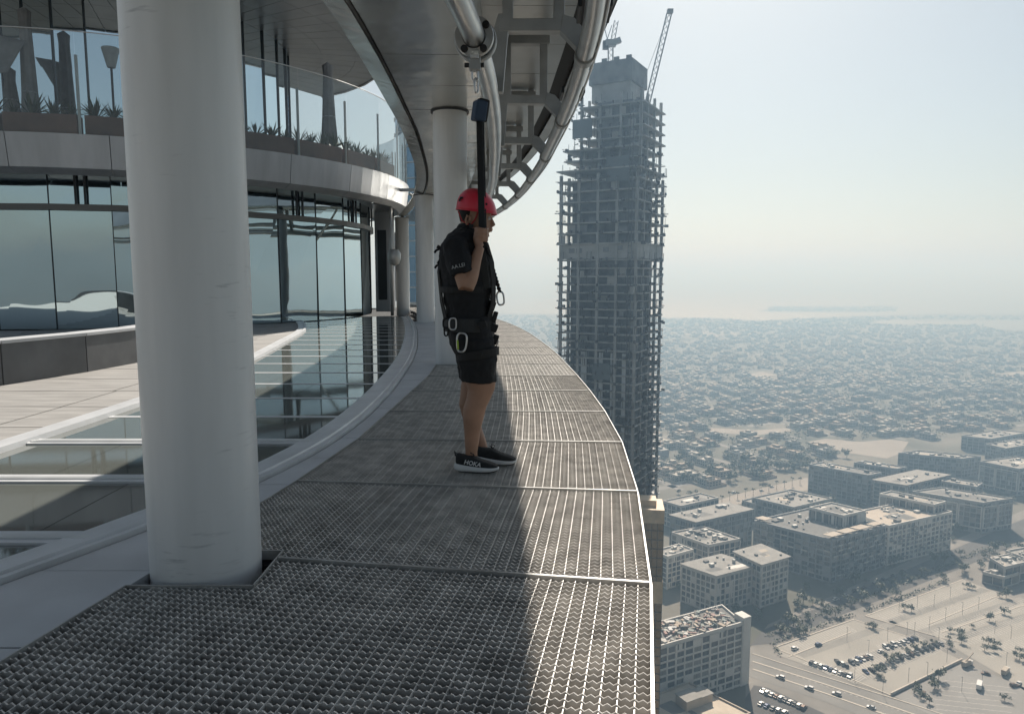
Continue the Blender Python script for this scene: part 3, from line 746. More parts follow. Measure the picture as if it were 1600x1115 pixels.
# ------------------------------------------------------------------ unfinished high-rise
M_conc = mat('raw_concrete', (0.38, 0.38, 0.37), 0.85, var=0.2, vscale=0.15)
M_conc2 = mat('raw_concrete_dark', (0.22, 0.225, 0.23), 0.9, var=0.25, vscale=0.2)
M_scaf = mat('scaffold_steel', (0.12, 0.12, 0.12), 0.7)
TD = 322.0
tc_ = PY(956, 436, TD)
ht = thing('high_rise', 'unfinished concrete high-rise with open floors and cranes on top', 'tower', (tc_.x, tc_.y, GZ), R(-29))
zt = lambda py: (EYE + (HORIZON - py) * TD / F_PX) - GZ         # photo row -> height above street
def sq(s, ox=0, oy=0): return [Vector((ox - s, oy - s, 0)), Vector((ox + s, oy - s, 0)), Vector((ox + s, oy + s, 0)), Vector((ox - s, oy + s, 0))]
lv = []                                    # (height, half width)
z = zt(407)
while z > 0: lv.append((z, 18.3)); z -= 3.52
z = zt(383); k = 0
while z < zt(276): lv.append((z, 18.6)); z += 4.42
while z < zt(240): lv.append((z, 16.6)); z += 4.42
while z < zt(176): lv.append((z, 14.6)); z += 4.6
ztop = z
rn = random.Random(3)
for z, s_ in lv:
    mb = MB(); o1, o2 = rn.uniform(-.35, .35), rn.uniform(-.35, .35)
    if s_ < 15: o1 += 3.6; o2 += 2.0
    mb.prism(sq(s_ + rn.uniform(-.3, .3), o1, o2), z - .55, z, M_conc); mb.obj('floor_slab', ht)
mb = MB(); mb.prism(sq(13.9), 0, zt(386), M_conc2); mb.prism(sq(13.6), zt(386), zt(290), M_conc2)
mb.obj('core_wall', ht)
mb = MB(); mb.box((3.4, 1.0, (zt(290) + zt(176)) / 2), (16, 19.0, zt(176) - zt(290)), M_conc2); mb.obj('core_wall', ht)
mb = MB(); mb.prism(sq(17.6), zt(406), zt(384), M_conc); mb.obj('plant_floor_wall', ht)
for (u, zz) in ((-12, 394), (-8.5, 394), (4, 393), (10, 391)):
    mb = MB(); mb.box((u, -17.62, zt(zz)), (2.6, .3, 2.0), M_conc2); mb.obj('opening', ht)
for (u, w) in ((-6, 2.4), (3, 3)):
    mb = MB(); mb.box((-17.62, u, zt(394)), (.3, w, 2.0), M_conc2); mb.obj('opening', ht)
us = [-17.2, -8.8, 0.0, 8.6, 17.2]
for u in us:
    for (x, y) in [(u, -17.4), (-17.4, u), (u, 17.2), (17.2, u)]:
        mb = MB(); top = zt(283) if abs(u) > 1 or True else 0
        mb.box((x, y, zt(283) / 2), (1.1, 1.1, zt(283)), M_conc); mb.obj('column', ht)
for u in (-13.4, -5, 4.5, 13.4):
    for (x, y) in [(u, -13.4), (-13.4, u), (u, 13.2), (13.2, u)]:
        mb = MB(); mb.box((x + 3, y + 1.7, (zt(283) + ztop) / 2), (1.0, 1.0, ztop - zt(283)), M_conc); mb.obj('column', ht)
# core head with its formwork collar
mb = MB(); mb.prism(sq(8.8, 1.5, .5), zt(176), zt(128), M_conc); mb.obj('core_head', ht)
mb = MB(); mb.prism(sq(11.0, 2, 0)[:0] or [p * 1.0 for p in sq(9.8, 1.5, .5)], zt(150), zt(119), M_conc2)
for u in (-7, -1.5, 4, 9.5): mb.box((u, -8.7, zt(117)), (2.2, 1.0, 1.6), M_conc2); mb.box((-7.7, u - 1, zt(117)), (1.0, 2.2, 1.8), M_conc2)
mb.obj('formwork_collar', ht)
# infill panels lower down and edge protection that sticks out of the slabs
mb = MB()
for (u0, u1) in ((-7.2, -4.6), (1.2, 3.0), (11.8, 13.6), (6.6, 7.4)):
    for (z0, z1) in ((zt(640), zt(545)), (zt(525 + 150), zt(525 + 130))):
        mb.box(((u0 + u1) / 2, -17.1, (z0 + z1) / 2), (u1 - u0, .4, z1 - z0), mat('window_frame_pale', (.5, .52, .53), .5) if 'window_frame_pale' not in bpy.data.materials else bpy.data.materials['window_frame_pale'])
mb.obj('infill_panels', ht, kind='stuff')
mb = MB()
for z, s_ in lv:
    for side in range(4):
        for k in range(10):
            u = rn.uniform(-s_, s_)
            w, ext = rn.uniform(.25, 1.2), rn.uniform(.3, 1.9)
            c = [(u, -s_ - ext / 2), (s_ + ext / 2, u), (u, s_ + ext / 2), (-s_ - ext / 2, u)][side]
            mb.box((c[0], c[1], z + rn.choice((-.25, .1, .6))), ((w, ext) if side % 2 == 0 else (ext, w)) + (rn.choice((.15, .3, 1.2)),), M_scaf)
        for k in range(6):
            u = rn.uniform(-s_, s_); c = [(u, -s_ + .3), (s_ - .3, u), (u, s_ - .3), (-s_ + .3, u)][side]
            mb.box((c[0], c[1], z + 1.7), (.16, .16, 3.3), M_scaf)
mb.obj('edge_scaffold', ht, kind='stuff')

# partition walls at various stages, debris netting and a hoist
fr_ = MB(); pan = [M_conc, M_conc2, mat('block_infill', (.36, .35, .33), .9), mat('net_grey', (.14, .16, .17), .95)]
for z, s_ in lv:
    for side in range(2):
        for k in range(8):
            if rn.random() < .16:
                u = -s_ + 2 * s_ * (k + .5) / 8; d_ = s_ - rn.choice((.6, 1.8, 3.2)); hh_ = rn.choice((3.4, 3.0, 1.2, 2.2)); c = (u, -d_) if side == 0 else (-d_, u)
                fr_.box((c[0], c[1], z + hh_ / 2), ((2 * s_ / 8 * rn.uniform(.4, .95), .3) if side == 0 else (.3, 2 * s_ / 8 * rn.uniform(.4, .95))) + (hh_,), rn.choice(pan))
fr_.obj('partition_walls', ht, kind='stuff')
for (u, z0, z1, w_) in ((9, 296, 262, 10), (-7, 232, 205, 9), (3, 585, 560, 8)):
    mb = MB(); mb.box((u, -18.9, (zt(z0) + zt(z1)) / 2), (w_, .1, zt(z1) - zt(z0)), pan[3]); mb.obj('debris_net', ht)
mb = MB()
for dx in (-.7, .7):
    mb.box((15.2 + dx, -19.6, zt(200) / 2), (.25, .25, zt(200)), M_scaf)
for z in np.arange(4, zt(200), 3.0): mb.box((15.2, -19.6, z), (1.6, .15, .15), M_scaf)
mb.obj('hoist_mast', ht)
mb = MB(); mb.box((16.8, -20.0, zt(452)), (1.6, 2.2, 3.0), M_conc); mb.obj('hoist_cage', ht)

# cranes on the high-rise
M_crane = mat('crane_lattice', (0.33, 0.33, 0.33), 0.6)
def lattice(mb, a, b, w, m_, seg):
    a = Vector(a); b = Vector(b); t = (b - a).normalized(); up = Vector((0, 1, 0)); x = t.cross(up).normalized(); u = x.cross(t)
    C = [(x * sx + u * su) * w / 2 for sx, su in ((-1, -1), (1, -1), (1, 1), (-1, 1))]
    for c in C: mb.bar(a + c, b + c, w * .13, w * .13, m_)
    n = max(2, int((b - a).length / seg))
    for i in range(n):
        p = a.lerp(b, i / n); q = a.lerp(b, (i + 1) / n)
        for j in range(4): mb.bar(p + C[j], q + C[(j + 1) % 4], w * .08, w * .08, m_)
def tp_(px, py): return PY(px, py, TD - 4)
base = tp_(954, 113); c1 = thing('tower_crane', 'luffing crane with its jib raised on the core top', 'crane', base, 0, 'cranes on the high-rise')
L = lambda px, py: tp_(px, py) - base
mb = MB(); lattice(mb, L(954, 118), L(954, 74), 2.0, M_crane, 2.2); mb.obj('mast', c1)
mb = MB(); mb.box(L(954, 68), (4.5, 3, 2.6), M_crane); mb.box(L(946, 71), (2.2, 2.6, 3.2), M_scaf); mb.box(L(961, 66), (5, 2, 2.2), M_crane, M=Matrix.Rotation(-.35, 4, 'Y')); mb.obj('machinery_deck', c1)
mb = MB(); lattice(mb, L(957, 66), L(963, 33), 1.6, M_crane, 2); mb.obj('jib', c1)
mb = MB(); mb.bar(L(946, 70), L(956, 40), .3, .3, M_crane); mb.bar(L(950, 66), L(944, 42), .3, .3, M_crane); mb.obj('back_stay', c1)
base2 = tp_(1009, 176); c2 = thing('tower_crane', 'crane with one long lattice boom leaning out over the high-rise edge', 'crane', base2, 0, 'cranes on the high-rise')
L2 = lambda px, py: tp_(px, py) - base2
mb = MB(); lattice(mb, L2(1009, 172), L2(1046, 20), 2.0, M_crane, 2.4); mb.obj('jib', c2)
mb = MB(); mb.box(L2(1047, 18), (2.4, 2, 1.6), M_crane); mb.obj('jib_head', c2)
mb = MB(); lattice(mb, L2(1008, 190), L2(1009, 170), 2.4, M_crane, 2.2); mb.obj('mast', c2)
mb = MB(); mb.bar(L2(1004, 130), L2(1046, 20), .16, .16, M_crane); mb.bar(L2(1004, 130), L2(1008, 172), .3, .3, M_crane); mb.obj('pendant_line', c2)
base3 = tp_(966, 112); c3 = thing('placing_boom', 'folded concrete placing boom standing on the core top', 'boom', base3)
L3 = lambda px, py: tp_(px, py) - base3
mb = MB(); mb.bar(L3(966, 120), L3(966, 106), 1.2, 1.2, M_crane); mb.obj('mast', c3)
mb = MB(); mb.bar(L3(962, 106), L3(996, 101), .8, 1.0, M_crane); mb.bar(L3(968, 109), L3(996, 105), .6, .7, M_crane); mb.obj('arm', c3)

# bronze tower in front of the high-rise
M_brz = mirror_glass('bronze_glass', (0.34, 0.27, 0.20), 0.12, 0.12, rough=.12)
M_brzp = mat('tan_cladding_reflection', (0.62, 0.47, 0.31), 0.6, var=.2, vscale=.3)  # tan tone of the painted reflection bands; also covers the roof block
TB = 236.0
pb = PY(1012, 800, TB); bt = thing('bronze_tower', 'tan topped bronze glass tower just beyond the walkway rim', 'tower', (pb.x - 2, pb.y + 4, GZ), R(-8))
hb = lambda py: (EYE + (HORIZON - py) * TB / F_PX) - GZ - 2.2
mb = MB(); mb.box((0, 0, hb(800) / 2), (15.5, 12, hb(800)), M_brz); mb.obj('glazing', bt)
for (y0, y1) in ((790, 812), (908, 945)):
    mb = MB(); mb.box((0, -.1, (hb(y0) + hb(y1)) / 2), (16, 12.6, hb(y0) - hb(y1)), M_brzp); mb.obj('reflection_band', bt)  # tan band paints a warm reflection onto the bronze glass
mb = MB(); mb.box((2.5, 0, hb(788)), (6, 6, 3.5), M_brzp); mb.obj('roof_block', bt)
for k in range(9):
    mb = MB(); mb.box((-7.75 + k * 1.94, -6.05, hb(800) / 2), (.22, .2, hb(800)), M_beam); mb.obj('mullion', bt)
for k in range(28):
    mb = MB(); mb.box((0, -6.03, hb(800) - 3.2 * k - 2), (15.5, .12, .35), M_beam); mb.obj('spandrel', bt)

# ------------------------------------------------------------------ city blocks
PAL = dict(grey=mat('block_grey', (.30, .31, .31), .8, var=.1, vscale=.2), pale=mat('block_pale', (.46, .45, .43), .8, var=.08, vscale=.2),
           white=mat('block_white', (.58, .57, .54), .75, var=.08, vscale=.2), dark=mat('block_dark', (.21, .23, .245), .6, var=.15, vscale=.2),
           tan=mat('block_tan', (.40, .35, .29), .8, var=.1, vscale=.2))
M_win = mat('block_window', (.035, .045, .055), .12, spec=.8)
M_roof = mat('flat_roof', (.27, .265, .25), .9, var=.15, vscale=.3)
M_roofd = mat('roof_membrane', (.16, .16, .155), .9, var=.15, vscale=.3)
M_unit = mat('roof_unit', (.44, .44, .42), .6, var=.1, vscale=2)
rb = random.Random(11)
def win_mesh(m_):
    m1 = MB(); m1.box((0, 0, 0), (1, .16, 1), m_); m1.box((0, 0, .02), (.05, .2, .98), M_scaf); return m1.mesh('window')
WINS = [win_mesh(M_win), win_mesh(mat('window_blind', (.20, .20, .19), .4)), win_mesh(mat('window_teal', (.06, .085, .09), .15, spec=.8))]
FOOT = []
def block(name, lab, A, B, C, h, wall='grey', floors=7, bay=4.6, single=False, units=6, parapet=1.1, frame=False, inset=None, roofm=None, balc=0, cat='building', over=0):
    z = GZ + h
    a, b, c = G(*A, z), G(*B, z), G(*C, z); d = b + c - a
    ctr = (a + d) / 2; ctr.z = GZ
    t = thing(name, lab, cat, ctr)
    FOOT.append([Vector((p.x, p.y)) for p in (a, b, d, c)])
    q = [Vector((p.x - ctr.x, p.y - ctr.y, 0)) for p in (a, b, d, c)]
    W = PAL[wall]
    mb = MB(); mb.prism(q, 0, h - .6, W, bottom=False); mb.obj('wall', t)
    mb = MB(); mb.prism(q, h - .6, h - .2, roofm or M_roof); mb.obj('roof', t)
    pp = MB()                                # parapet ring
    n = 4; cc = sum(q, Vector()) / 4
    for i in range(4):
        p0, p1 = q[i], q[(i + 1) % 4]; dd = (p1 - p0).normalized(); nn = Vector((-dd.y, dd.x, 0))
        if nn.dot(cc - p0) < 0: nn = -nn
        pp.prism([p0 - nn * .25 - dd * .25, p1 - nn * .25 + dd * .25, p1 + nn * .45 + dd * .25, p0 + nn * .45 - dd * .25], h - .8, h - .2 + parapet + i * .004, W)
    pp.obj('parapet', t)
    if inset:
        u0, u1, v0, v1 = inset; e1 = q[1] - q[0]; e2 = q[3] - q[0]
        mb = MB(); mb.prism([q[0] + e1 * u + e2 * v for u, v in ((u0, v0), (u1, v0), (u1, v1), (u0, v1))], h - .3, h - .1, M_roofd); mb.obj('roof_membrane', t)
    win = MB()
    for f_, (p0, p1) in enumerate(((q[0], q[1]), (q[0], q[3]))):
        e = p1 - p0; L_ = e.length; dd = e.normalized(); nn = Vector((dd.y, -dd.x, 0))
        if nn.dot(p0 - cc) < 0: nn = -nn
        rz = math.atan2(dd.y, dd.x); nb = max(2, round(L_ / bay)); fh = (h - 2.2) / floors; bw = L_ / nb
        pw_, sp_ = (rb.uniform(.5, .8), rb.uniform(.6, .9)) if not single else (rb.uniform(.7, 1.1), rb.uniform(.8, 1.1))
        mb = MB(); mb.box(p0 + e * .5 + nn * .03 + Vector((0, 0, h / 2)), (L_ * .995, .06, h - 3), M_win, rz); mb.obj('glazing', t)
        for fl in range(floors):
            run = 0
            for k in range(nb):
                c_ = p0 + dd * (bw * (k + .5)) + Vector((0, 0, 1.0 + fh * (fl + .5)))
                q_ = rb.random()
                if q_ < .16:                  # solid panel instead of glass
                    win.box(c_ + nn * .2, (bw * rb.choice((.4, .96)), .4, fh), W, rz); continue
                pm = WINS[0 if q_ < .62 else (1 if q_ < .84 else 2)]
                ww, hh = bw - pw_ * .9, fh - sp_ * .9
                if rb.random() < .3: ww *= .55
                if single:
                    inst('window', pm, t, c_ + nn * .12, rz, (ww, 1, hh))
                else: win.box(c_ + nn * .1, (ww, .14, hh), pm.materials[0], rz)
                if balc and fl and (k + f_ + (fl // 3)) % balc == 0:
                    win.box(c_ + nn * .95 + Vector((0, 0, -fh / 2)), (bw * .9, 1.9, .22), W, rz)
                    win.box(c_ + nn * 1.85 + Vector((0, 0, -fh / 2 + .6)), (bw * .9, .08, 1.0), rb.choice((M_unit, M_win, W)), rz)
            mb = MB(); mb.box(p0 + e * .5 + nn * .24 + Vector((0, 0, 1.0 + fh * fl)), (L_, .48, sp_), W, rz); mb.obj('floor_band', t)
        for k in range(0, nb + 1):
            mb = MB(); mb.box(p0 + dd * (bw * k) + nn * .29 + Vector((0, 0, (h - 1) / 2)), (pw_ * (1.5 if k % 4 == 0 else 1), .58, h - 1.2), W, rz); mb.obj('pier', t)
        if frame:                            # pale picture frames round groups of windows
            for k in range(0, nb - 2, 4):
                x0, x1 = bw * k + .3, bw * min(k + 4, nb) - .3; z0, z1 = 4.5, h - 3
                for (xa, xb, za, zb) in ((x0, x1, z1 - .8, z1), (x0, x1, z0, z0 + .8), (x0, x0 + .8, z0, z1), (x1 - .8, x1, z0, z1)):
                    mb = MB(); mb.box(p0 + dd * ((xa + xb) / 2) + nn * .6 + Vector((0, 0, (za + zb) / 2)), (xb - xa, 1.1, zb - za), PAL['white'], rz); mb.obj('window_surround', t)
    if win.v: win.obj('windows', t, kind='stuff')
    if over:                                 # thin roof plate that overhangs the walls
        e1 = (q[1] - q[0]).normalized(); e2 = (q[3] - q[0]).normalized(); o_ = over
        mb = MB(); mb.prism([q[0] - e1 * o_ - e2 * o_, q[1] + e1 * o_ - e2 * o_, q[2] + e1 * o_ + e2 * o_, q[3] - e1 * o_ + e2 * o_], h + .95, h + 1.35, M_roof); mb.obj('roof_plate', t)
        up_ = 1.36
    else: up_ = -.19
    e1 = q[1] - q[0]; e2 = q[3] - q[0]
    for k in range(3):                        # darker membrane fields and walkways on the roof
        u0, v0 = rb.uniform(.06, .6), rb.uniform(.06, .6); u1, v1 = u0 + rb.uniform(.15, .34), v0 + rb.uniform(.15, .34)
        mb = MB(); mb.prism([q[0] + e1 * u + e2 * v for u, v in ((u0, v0), (u1, v0), (u1, v1), (u0, v1))], h + up_, h + up_ + .02 + .012 * k, rb.choice((M_roofd, M_roofd, PAL['tan'], M_unit))); mb.obj('roof_field', t)
    for f_, (p0, p1) in enumerate(((q[0], q[1]), (q[0], q[3]))):   # glazed stair strips and a dark band that paints the ground floor's shade
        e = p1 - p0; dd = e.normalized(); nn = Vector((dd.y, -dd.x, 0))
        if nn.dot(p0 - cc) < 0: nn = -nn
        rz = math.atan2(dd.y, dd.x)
        mb = MB(); mb.box(p0 + e * .5 + nn * .06 + Vector((0, 0, 1.9)), (e.length * .96, .12, 2.9), M_win, rz); mb.obj('ground_floor_shade', t)
        for fr_ in ((.22, .68) if e.length > 45 else (.5,)):
            mb = MB(); mb.box(p0 + e * (fr_ + rb.uniform(-.06, .06)) + nn * .2 + Vector((0, 0, h * .5 + 1)), (rb.uniform(2.5, 5), .5, h - 5), M_win, rz); mb.obj('stair_glazing', t)
    e1 = q[1] - q[0]; e2 = q[3] - q[0]
    for k in range(units):
        u, v = rb.uniform(.12, .88), rb.uniform(.15, .85); sx, sy, sz = rb.uniform(1.5, 5), rb.uniform(1.5, 4), rb.uniform(.8, 2.4)
        mb = MB(); p = q[0] + e1 * u + e2 * v
        mb.box(p + Vector((0, 0, h + up_ + sz / 2 + .05)), (sx, sy, sz), rb.choice((M_unit, M_roofd, W)), math.atan2(e2.y, e2.x)); mb.obj('roof_unit', t)
    for k in range(units * 2):                # small cooling units and tanks
        u, v = rb.uniform(.08, .92), rb.uniform(.1, .9); p = q[0] + e1 * u + e2 * v; mb = MB()
        if k % 3: mb.box(p + Vector((0, 0, h + up_ + .5)), (1.3, 1.0, .9), rb.choice((M_unit, M_scaf)), math.atan2(e2.y, e2.x)); mb.obj('cooling_unit', t)
        else: mb.lathe([(0, 1.5), (.7, 1.5), (.75, 1.4), (.75, 0)], M_unit, c=p + Vector((0, 0, h + up_)), n=10); mb.obj('water_tank', t)
    return t, q, h
block('grid_building', 'grey office block of window grids under a flat two-level roof', (1119, 901), (1066, 883), (1181, 885), 26, 'pale', 6, 4.0, True, 3, over=1.2)
block('grid_building', 'taller annexe with an overhanging roof beside the window-grid office block', (1190, 883), (1149, 864), (1231, 871), 30, 'pale', 7, 4.2, True, 1, over=1.6)
block('courtyard_block', 'dark walled block with pale roof and sunken roof court', (1087, 817), (1048, 806), (1175, 797), 30, 'dark', 7, 5, units=4, over=1.2)
block('parapet_block', 'pale long block with white roof parapet and rooftop plant', (1107, 852), (1050, 832), (1156, 842), 27, 'pale', 6, 5, units=12)
block('corner_block', 'small pale block with roof room beside the high-rise foot', (1043, 870), (1021, 861), (1083, 859), 24, 'white', 6, 4.5, units=4)
t5 = block('apartment_block', 'long dark apartment block with balconies facing the tree-lined street', (1300, 844), (1179, 814), (1383, 822), 32.6, 'dark', 8, 5.2, True, 7, balc=2, roofm=M_roofd)
block('apartment_block', 'white apartment block with deep balconies and a beige roof edge', (1389, 822), (1332, 801), (1487, 800), 31.5, 'white', 8, 5.0, True, 7, balc=2, roofm=PAL['tan'])
block('roof_pavilion', 'white penthouse volume rising between the two apartment blocks', (1318, 806), (1265, 793), (1352, 798), 41, 'white', 3, 5, units=3, inset=(.2, .8, .2, .8))
block('roof_pavilion', 'long white penthouse volume behind the beige roof edge', (1460, 789), (1375, 772), (1477, 784), 38, 'white', 3, 5, units=2)
block('framed_block', 'grey block with tall white window surrounds on its street corner', (1536, 786), (1426, 768), (1582, 779), 27.5, 'grey', 6, 4.5, units=5, frame=True, inset=(.1, .9, .25, .75))
block('terrace_block', 'grey block with stepped pale roofs behind the white apartments', (1415, 759), (1366, 751), (1482, 743), 26, 'grey', 6, 5, units=4, over=1.6)
block('flat_roof_block', 'small grey block with a ribbed pale roof plate', (1526, 761), (1471, 752), (1535, 755), 24, 'grey', 5, 5, units=3)
block('slab_block', 'long dark slab block with a thin pale roof line', (1356, 743), (1265, 726), (1377, 739), 29, 'dark', 7, 5, units=5, inset=(.05, .45, .2, .8))
block('slab_block', 'narrow dark slab block behind the one with a thin pale roof line', (1401, 733), (1335, 723), (1416, 730), 27, 'dark', 7, 5, units=3)
block('slab_block', 'wide dark slab block edging the sandy empty plot', (1503, 717), (1404, 708), (1532, 713), 22, 'dark', 5, 5, units=8)
block('framed_block', 'grey block with square window surrounds behind the corner block', (1592, 733), (1531, 721), (1650, 725), 28, 'grey', 6, 5, units=5, frame=True)
block('far_block', 'far grey block with pale roof by the villa district', (1572, 701), (1541, 694), (1625, 692), 18, 'grey', 4, 6, units=5)
block('far_block', 'far grey block partly behind another at the villa edge', (1548, 686), (1503, 681), (1605, 676), 18, 'grey', 4, 6, units=5)
block('pergola_block', 'low grey block with ribbed pergola roofs', (1240, 793), (1176, 778), (1300, 779), 22, 'grey', 5, 5, units=10)
block('long_low_block', 'long low grey block along the sandy road', (1180, 788), (1160, 782), (1252, 771), 18, 'grey', 4, 5, units=2)
block('long_low_block', 'low pale-roofed block just behind the high-rise foot', (1064, 791), (1036, 783), (1122, 778), 22, 'pale', 5, 5, units=2)
block('villa_hall', 'grey stone box building with a low wing beside the car park', (1570, 886), (1547, 872), (1606, 878), 14, 'pale', 2, 9, units=6)
block('villa_hall', 'low pale wing in front of the grey stone box building', (1568, 902), (1536, 894), (1592, 895), 8, 'pale', 1, 12, units=1)
block('villa_hall', 'pale stepped house among trees beyond the grey stone box', (1604, 873), (1572, 861), (1640, 866), 15, 'pale', 3, 6, units=4)
# half-finished slab with a cluttered roof
tS, qS, hS = block('concrete_frame_block', 'pale concrete frame block with a roof crowded by building material', (1160, 973), (1000, 1019), (1128, 946), 36, 'white', 9, 5.6, True, 0, roofm=M_roofd)
M_cl = [mat('clutter_%d' % i, c, .8) for i, c in enumerate(((.45, .43, .40), (.36, .30, .24), (.16, .16, .16), (.55, .55, .54), (.40, .36, .31), (.22, .25, .24), (.3, .2, .18)))]
e1 = qS[1] - qS[0]; e2 = qS[3] - qS[0]
for k in range(230):
    u, v = rb.uniform(.06, .95), rb.uniform(.06, .94); s3 = (rb.uniform(.5, 4.5), rb.uniform(.3, 2.2), rb.uniform(.2, 1.8))
    mb = MB(); mb.box(qS[0] + e1 * u + e2 * v + Vector((0, 0, hS + s3[2] / 2 - .1)), s3, rb.choice(M_cl), rb.uniform(0, 3)); mb.obj('material_pile', tS)
mb = MB(); p = qS[0] - e1.normalized() * 2.4; nn = e2.normalized()
mb.box(p + e2 * .5 * 0 + nn * 3 + Vector((0, 0, hS / 2 + 1.5)), (5.5, 7, hS + 3), PAL['white'], math.atan2(e1.y, e1.x)); mb.obj('stair_tower', tS)
# low roof with rooms at the bottom
tL, qL, hL = block('low_roof_building', 'low beige building with two roof rooms and a long grey gutter', (1172, 1114), (1076, 1066), (1090, 1150), 13, 'tan', 3, 6, False, 0, parapet=.8, roofm=mat('beige_roof', (.50, .44, .36), .9, var=.1, vscale=.2))
for (px, py, s3) in ((1075, 1100, (9, 8, 5)), (1096, 1093, (8, 7, 4.5))):
    p = G(px, py, GZ + hL) - tL.location; mb = MB(); mb.box(Vector((p.x, p.y, hL + s3[2] / 2 - .2)), s3, PAL['tan'], .5); mb.obj('roof_room', tL)
    mb = MB(); mb.box(Vector((p.x, p.y, hL + s3[2] - .1)), (s3[0] + .8, s3[1] + .8, .3), M_roof, .5); mb.obj('roof_slab', tL)
# sun shades on the long apartment roof
_, q5, h5 = t5; e1 = q5[1] - q5[0]; e2 = q5[3] - q5[0]
for (u0, u1, v0, v1) in ((.0, .12, .0, .2), (.0, .12, .24, .46), (.0, .12, .5, .72), (.86, 1.0, 0, .14), (.0, .1, .78, .98)):
    mb = MB(); mb.prism([q5[0] + e1 * u + e2 * v for u, v in ((u0, v0), (u1, v0), (u1, v1), (u0, v1))], h5 + 2.6, h5 + 2.95, PAL['tan']); mb.obj('sun_shade', t5[0])
    for u, v in ((u0 + .01, v0 + .01), (u1 - .01, v1 - .01)):
        mb = MB(); p = q5[0] + e1 * u + e2 * v; mb.box(p + Vector((0, 0, h5 + 1.2)), (.3, .3, 2.8), PAL['dark']); mb.obj('shade_post', t5[0])
# ------------------------------------------------------------------ streets and car parks
M_asph = mat('dusty_asphalt', (.20, .195, .185), .9, var=.12, vscale=.05)
M_asphd = mat('street_asphalt', (.085, .085, .085), .9, var=.15, vscale=.05)
M_lot = mat('car_park_paving', (.31, .295, .265), .9, var=.08, vscale=.04)
M_lot2 = mat('car_park_asphalt', (.24, .235, .225), .9, var=.10, vscale=.05)
M_sand = mat('sand_plot', (.29, .265, .235), .95, var=.10, vscale=.03)
M_kb = mat('pale_kerbstone', (.50, .46, .40), .9)
M_line = mat('road_paint', (.62, .61, .58), .8)
M_grass = mat('irrigated_grass', (.045, .075, .03), .9, var=.3, vscale=.3)
def gs(name, pts, dz, m): return sheet(name, [tuple(G(a, b, GZ))[:2] for a, b in pts], GZ + dz, m)
gs('pavement', [(1165, 1020), (1200, 975), (1500, 840), (1660, 770), (1760, 800), (1700, 1190), (1165, 1190)], .05, mat('city_paving', (.20, .19, .175), .9, var=.15, vscale=.06))
gs('street', [(1172, 1008), (1192, 984), (1300, 940), (1480, 862), (1600, 810), (1700, 770), (1720, 800), (1600, 846), (1500, 888), (1300, 966), (1215, 1004)], .12, M_asphd)
gs('car_park', [(1213, 1012), (1335, 968), (1442, 1002), (1500, 1030), (1392, 1086), (1220, 1025)], .15, M_lot)
gs('car_park', [(1352, 962), (1505, 905), (1680, 972), (1680, 1060), (1600, 1078), (1560, 1052), (1460, 994)], .15, M_lot)
gs('car_park', [(1398, 1088), (1504, 1034), (1640, 1090), (1560, 1160), (1480, 1130)], .15, M_lot2)
gs('road', [(1165, 1020), (1176, 1020), (1290, 1056), (1400, 1091), (1600, 1156), (1700, 1190), (1500, 1190), (1400, 1140), (1290, 1096), (1176, 1058), (1165, 1054)], .12, M_asph)
gs('parking_bay', [(1178, 1070), (1200, 1074), (1290, 1115), (1310, 1150), (1160, 1150), (1165, 1090)], .13, M_asphd)
gs('sand_plot', [(1262, 690), (1290, 685), (1345, 690), (1390, 686), (1420, 690), (1408, 708), (1385, 716), (1330, 708), (1290, 699)], .1, M_sand)
gs('sand_road', [(1095, 791), (1150, 772), (1260, 746), (1275, 752), (1270, 764), (1160, 786), (1120, 796)], .1, M_sand)
gs('sand_plot', [(1108, 668), (1180, 672), (1235, 668), (1240, 673), (1180, 680), (1110, 675)], .1, M_sand)
gs('sand_plot', [(1165, 586), (1190, 580), (1215, 586), (1180, 590)], .1, M_sand)
gs('sand_plot', [(1560, 583), (1600, 580), (1640, 586), (1580, 589)], .1, M_sand)
gs('sand_plot', [(1050, 520), (1130, 517), (1180, 522), (1100, 526)], .1, M_sand)
def strip(name, pts, w, dz, m, hgt=0.0, kind='structure'):
    P_ = [G(a, b, GZ) for a, b in pts]; mb = MB()
    for p, q in zip(P_[:-1], P_[1:]):
        d = (q - p).normalized(); n = Vector((-d.y, d.x, 0)) * w / 2
        mb.prism([p - n, q - n, q + n, p + n], GZ + dz, GZ + dz + max(hgt, .004), m, bottom=False)
    o = mb.obj(name); o['kind'] = kind; return o
for pts in ([(1213, 1010), (1335, 967)], [(1335, 968), (1442, 1002)], [(1352, 962), (1462, 994), (1500, 1003)], [(1213, 1013), (1392, 1086)], [(1352, 962), (1505, 905)], [(1176, 1021), (1240, 1042), (1400, 1092), (1600, 1157)], [(1450, 975), (1560, 930)], [(1470, 988), (1600, 945)], [(1232, 1026), (1330, 987)]):
    strip('kerb', pts, .7, .14, M_kb, .2)
for pts in ([(1176, 1033), (1290, 1069), (1400, 1106), (1500, 1140)], [(1176, 1045), (1290, 1083), (1400, 1122)]):
    strip('median', pts, 1.0, .13, M_kb, .16)
for f in (.28, .6):
    for k in range(26):
        a = Vector((1180, 1024 + 38 * f)); b = Vector((1420, 1098 + 38 * f + 6)); p = a.lerp(b, k / 26); q = a.lerp(b, (k + .4) / 26)
        strip('lane_mark', [tuple(p), tuple(q)], .25, .16, M_line)
for row in range(9):                           # bay lines of the asphalt car park
    for k in range(7):
        a = G(1470 + row * 14 - k * 2 + 0, 1062 + k * 7.5 + row * 1.5, GZ); mb = MB()
        mb.box((a.x, a.y, GZ + .165), (5.0, .14, .008), M_line, R(-22)); o = mb.obj('bay_line'); o['kind'] = 'structure'
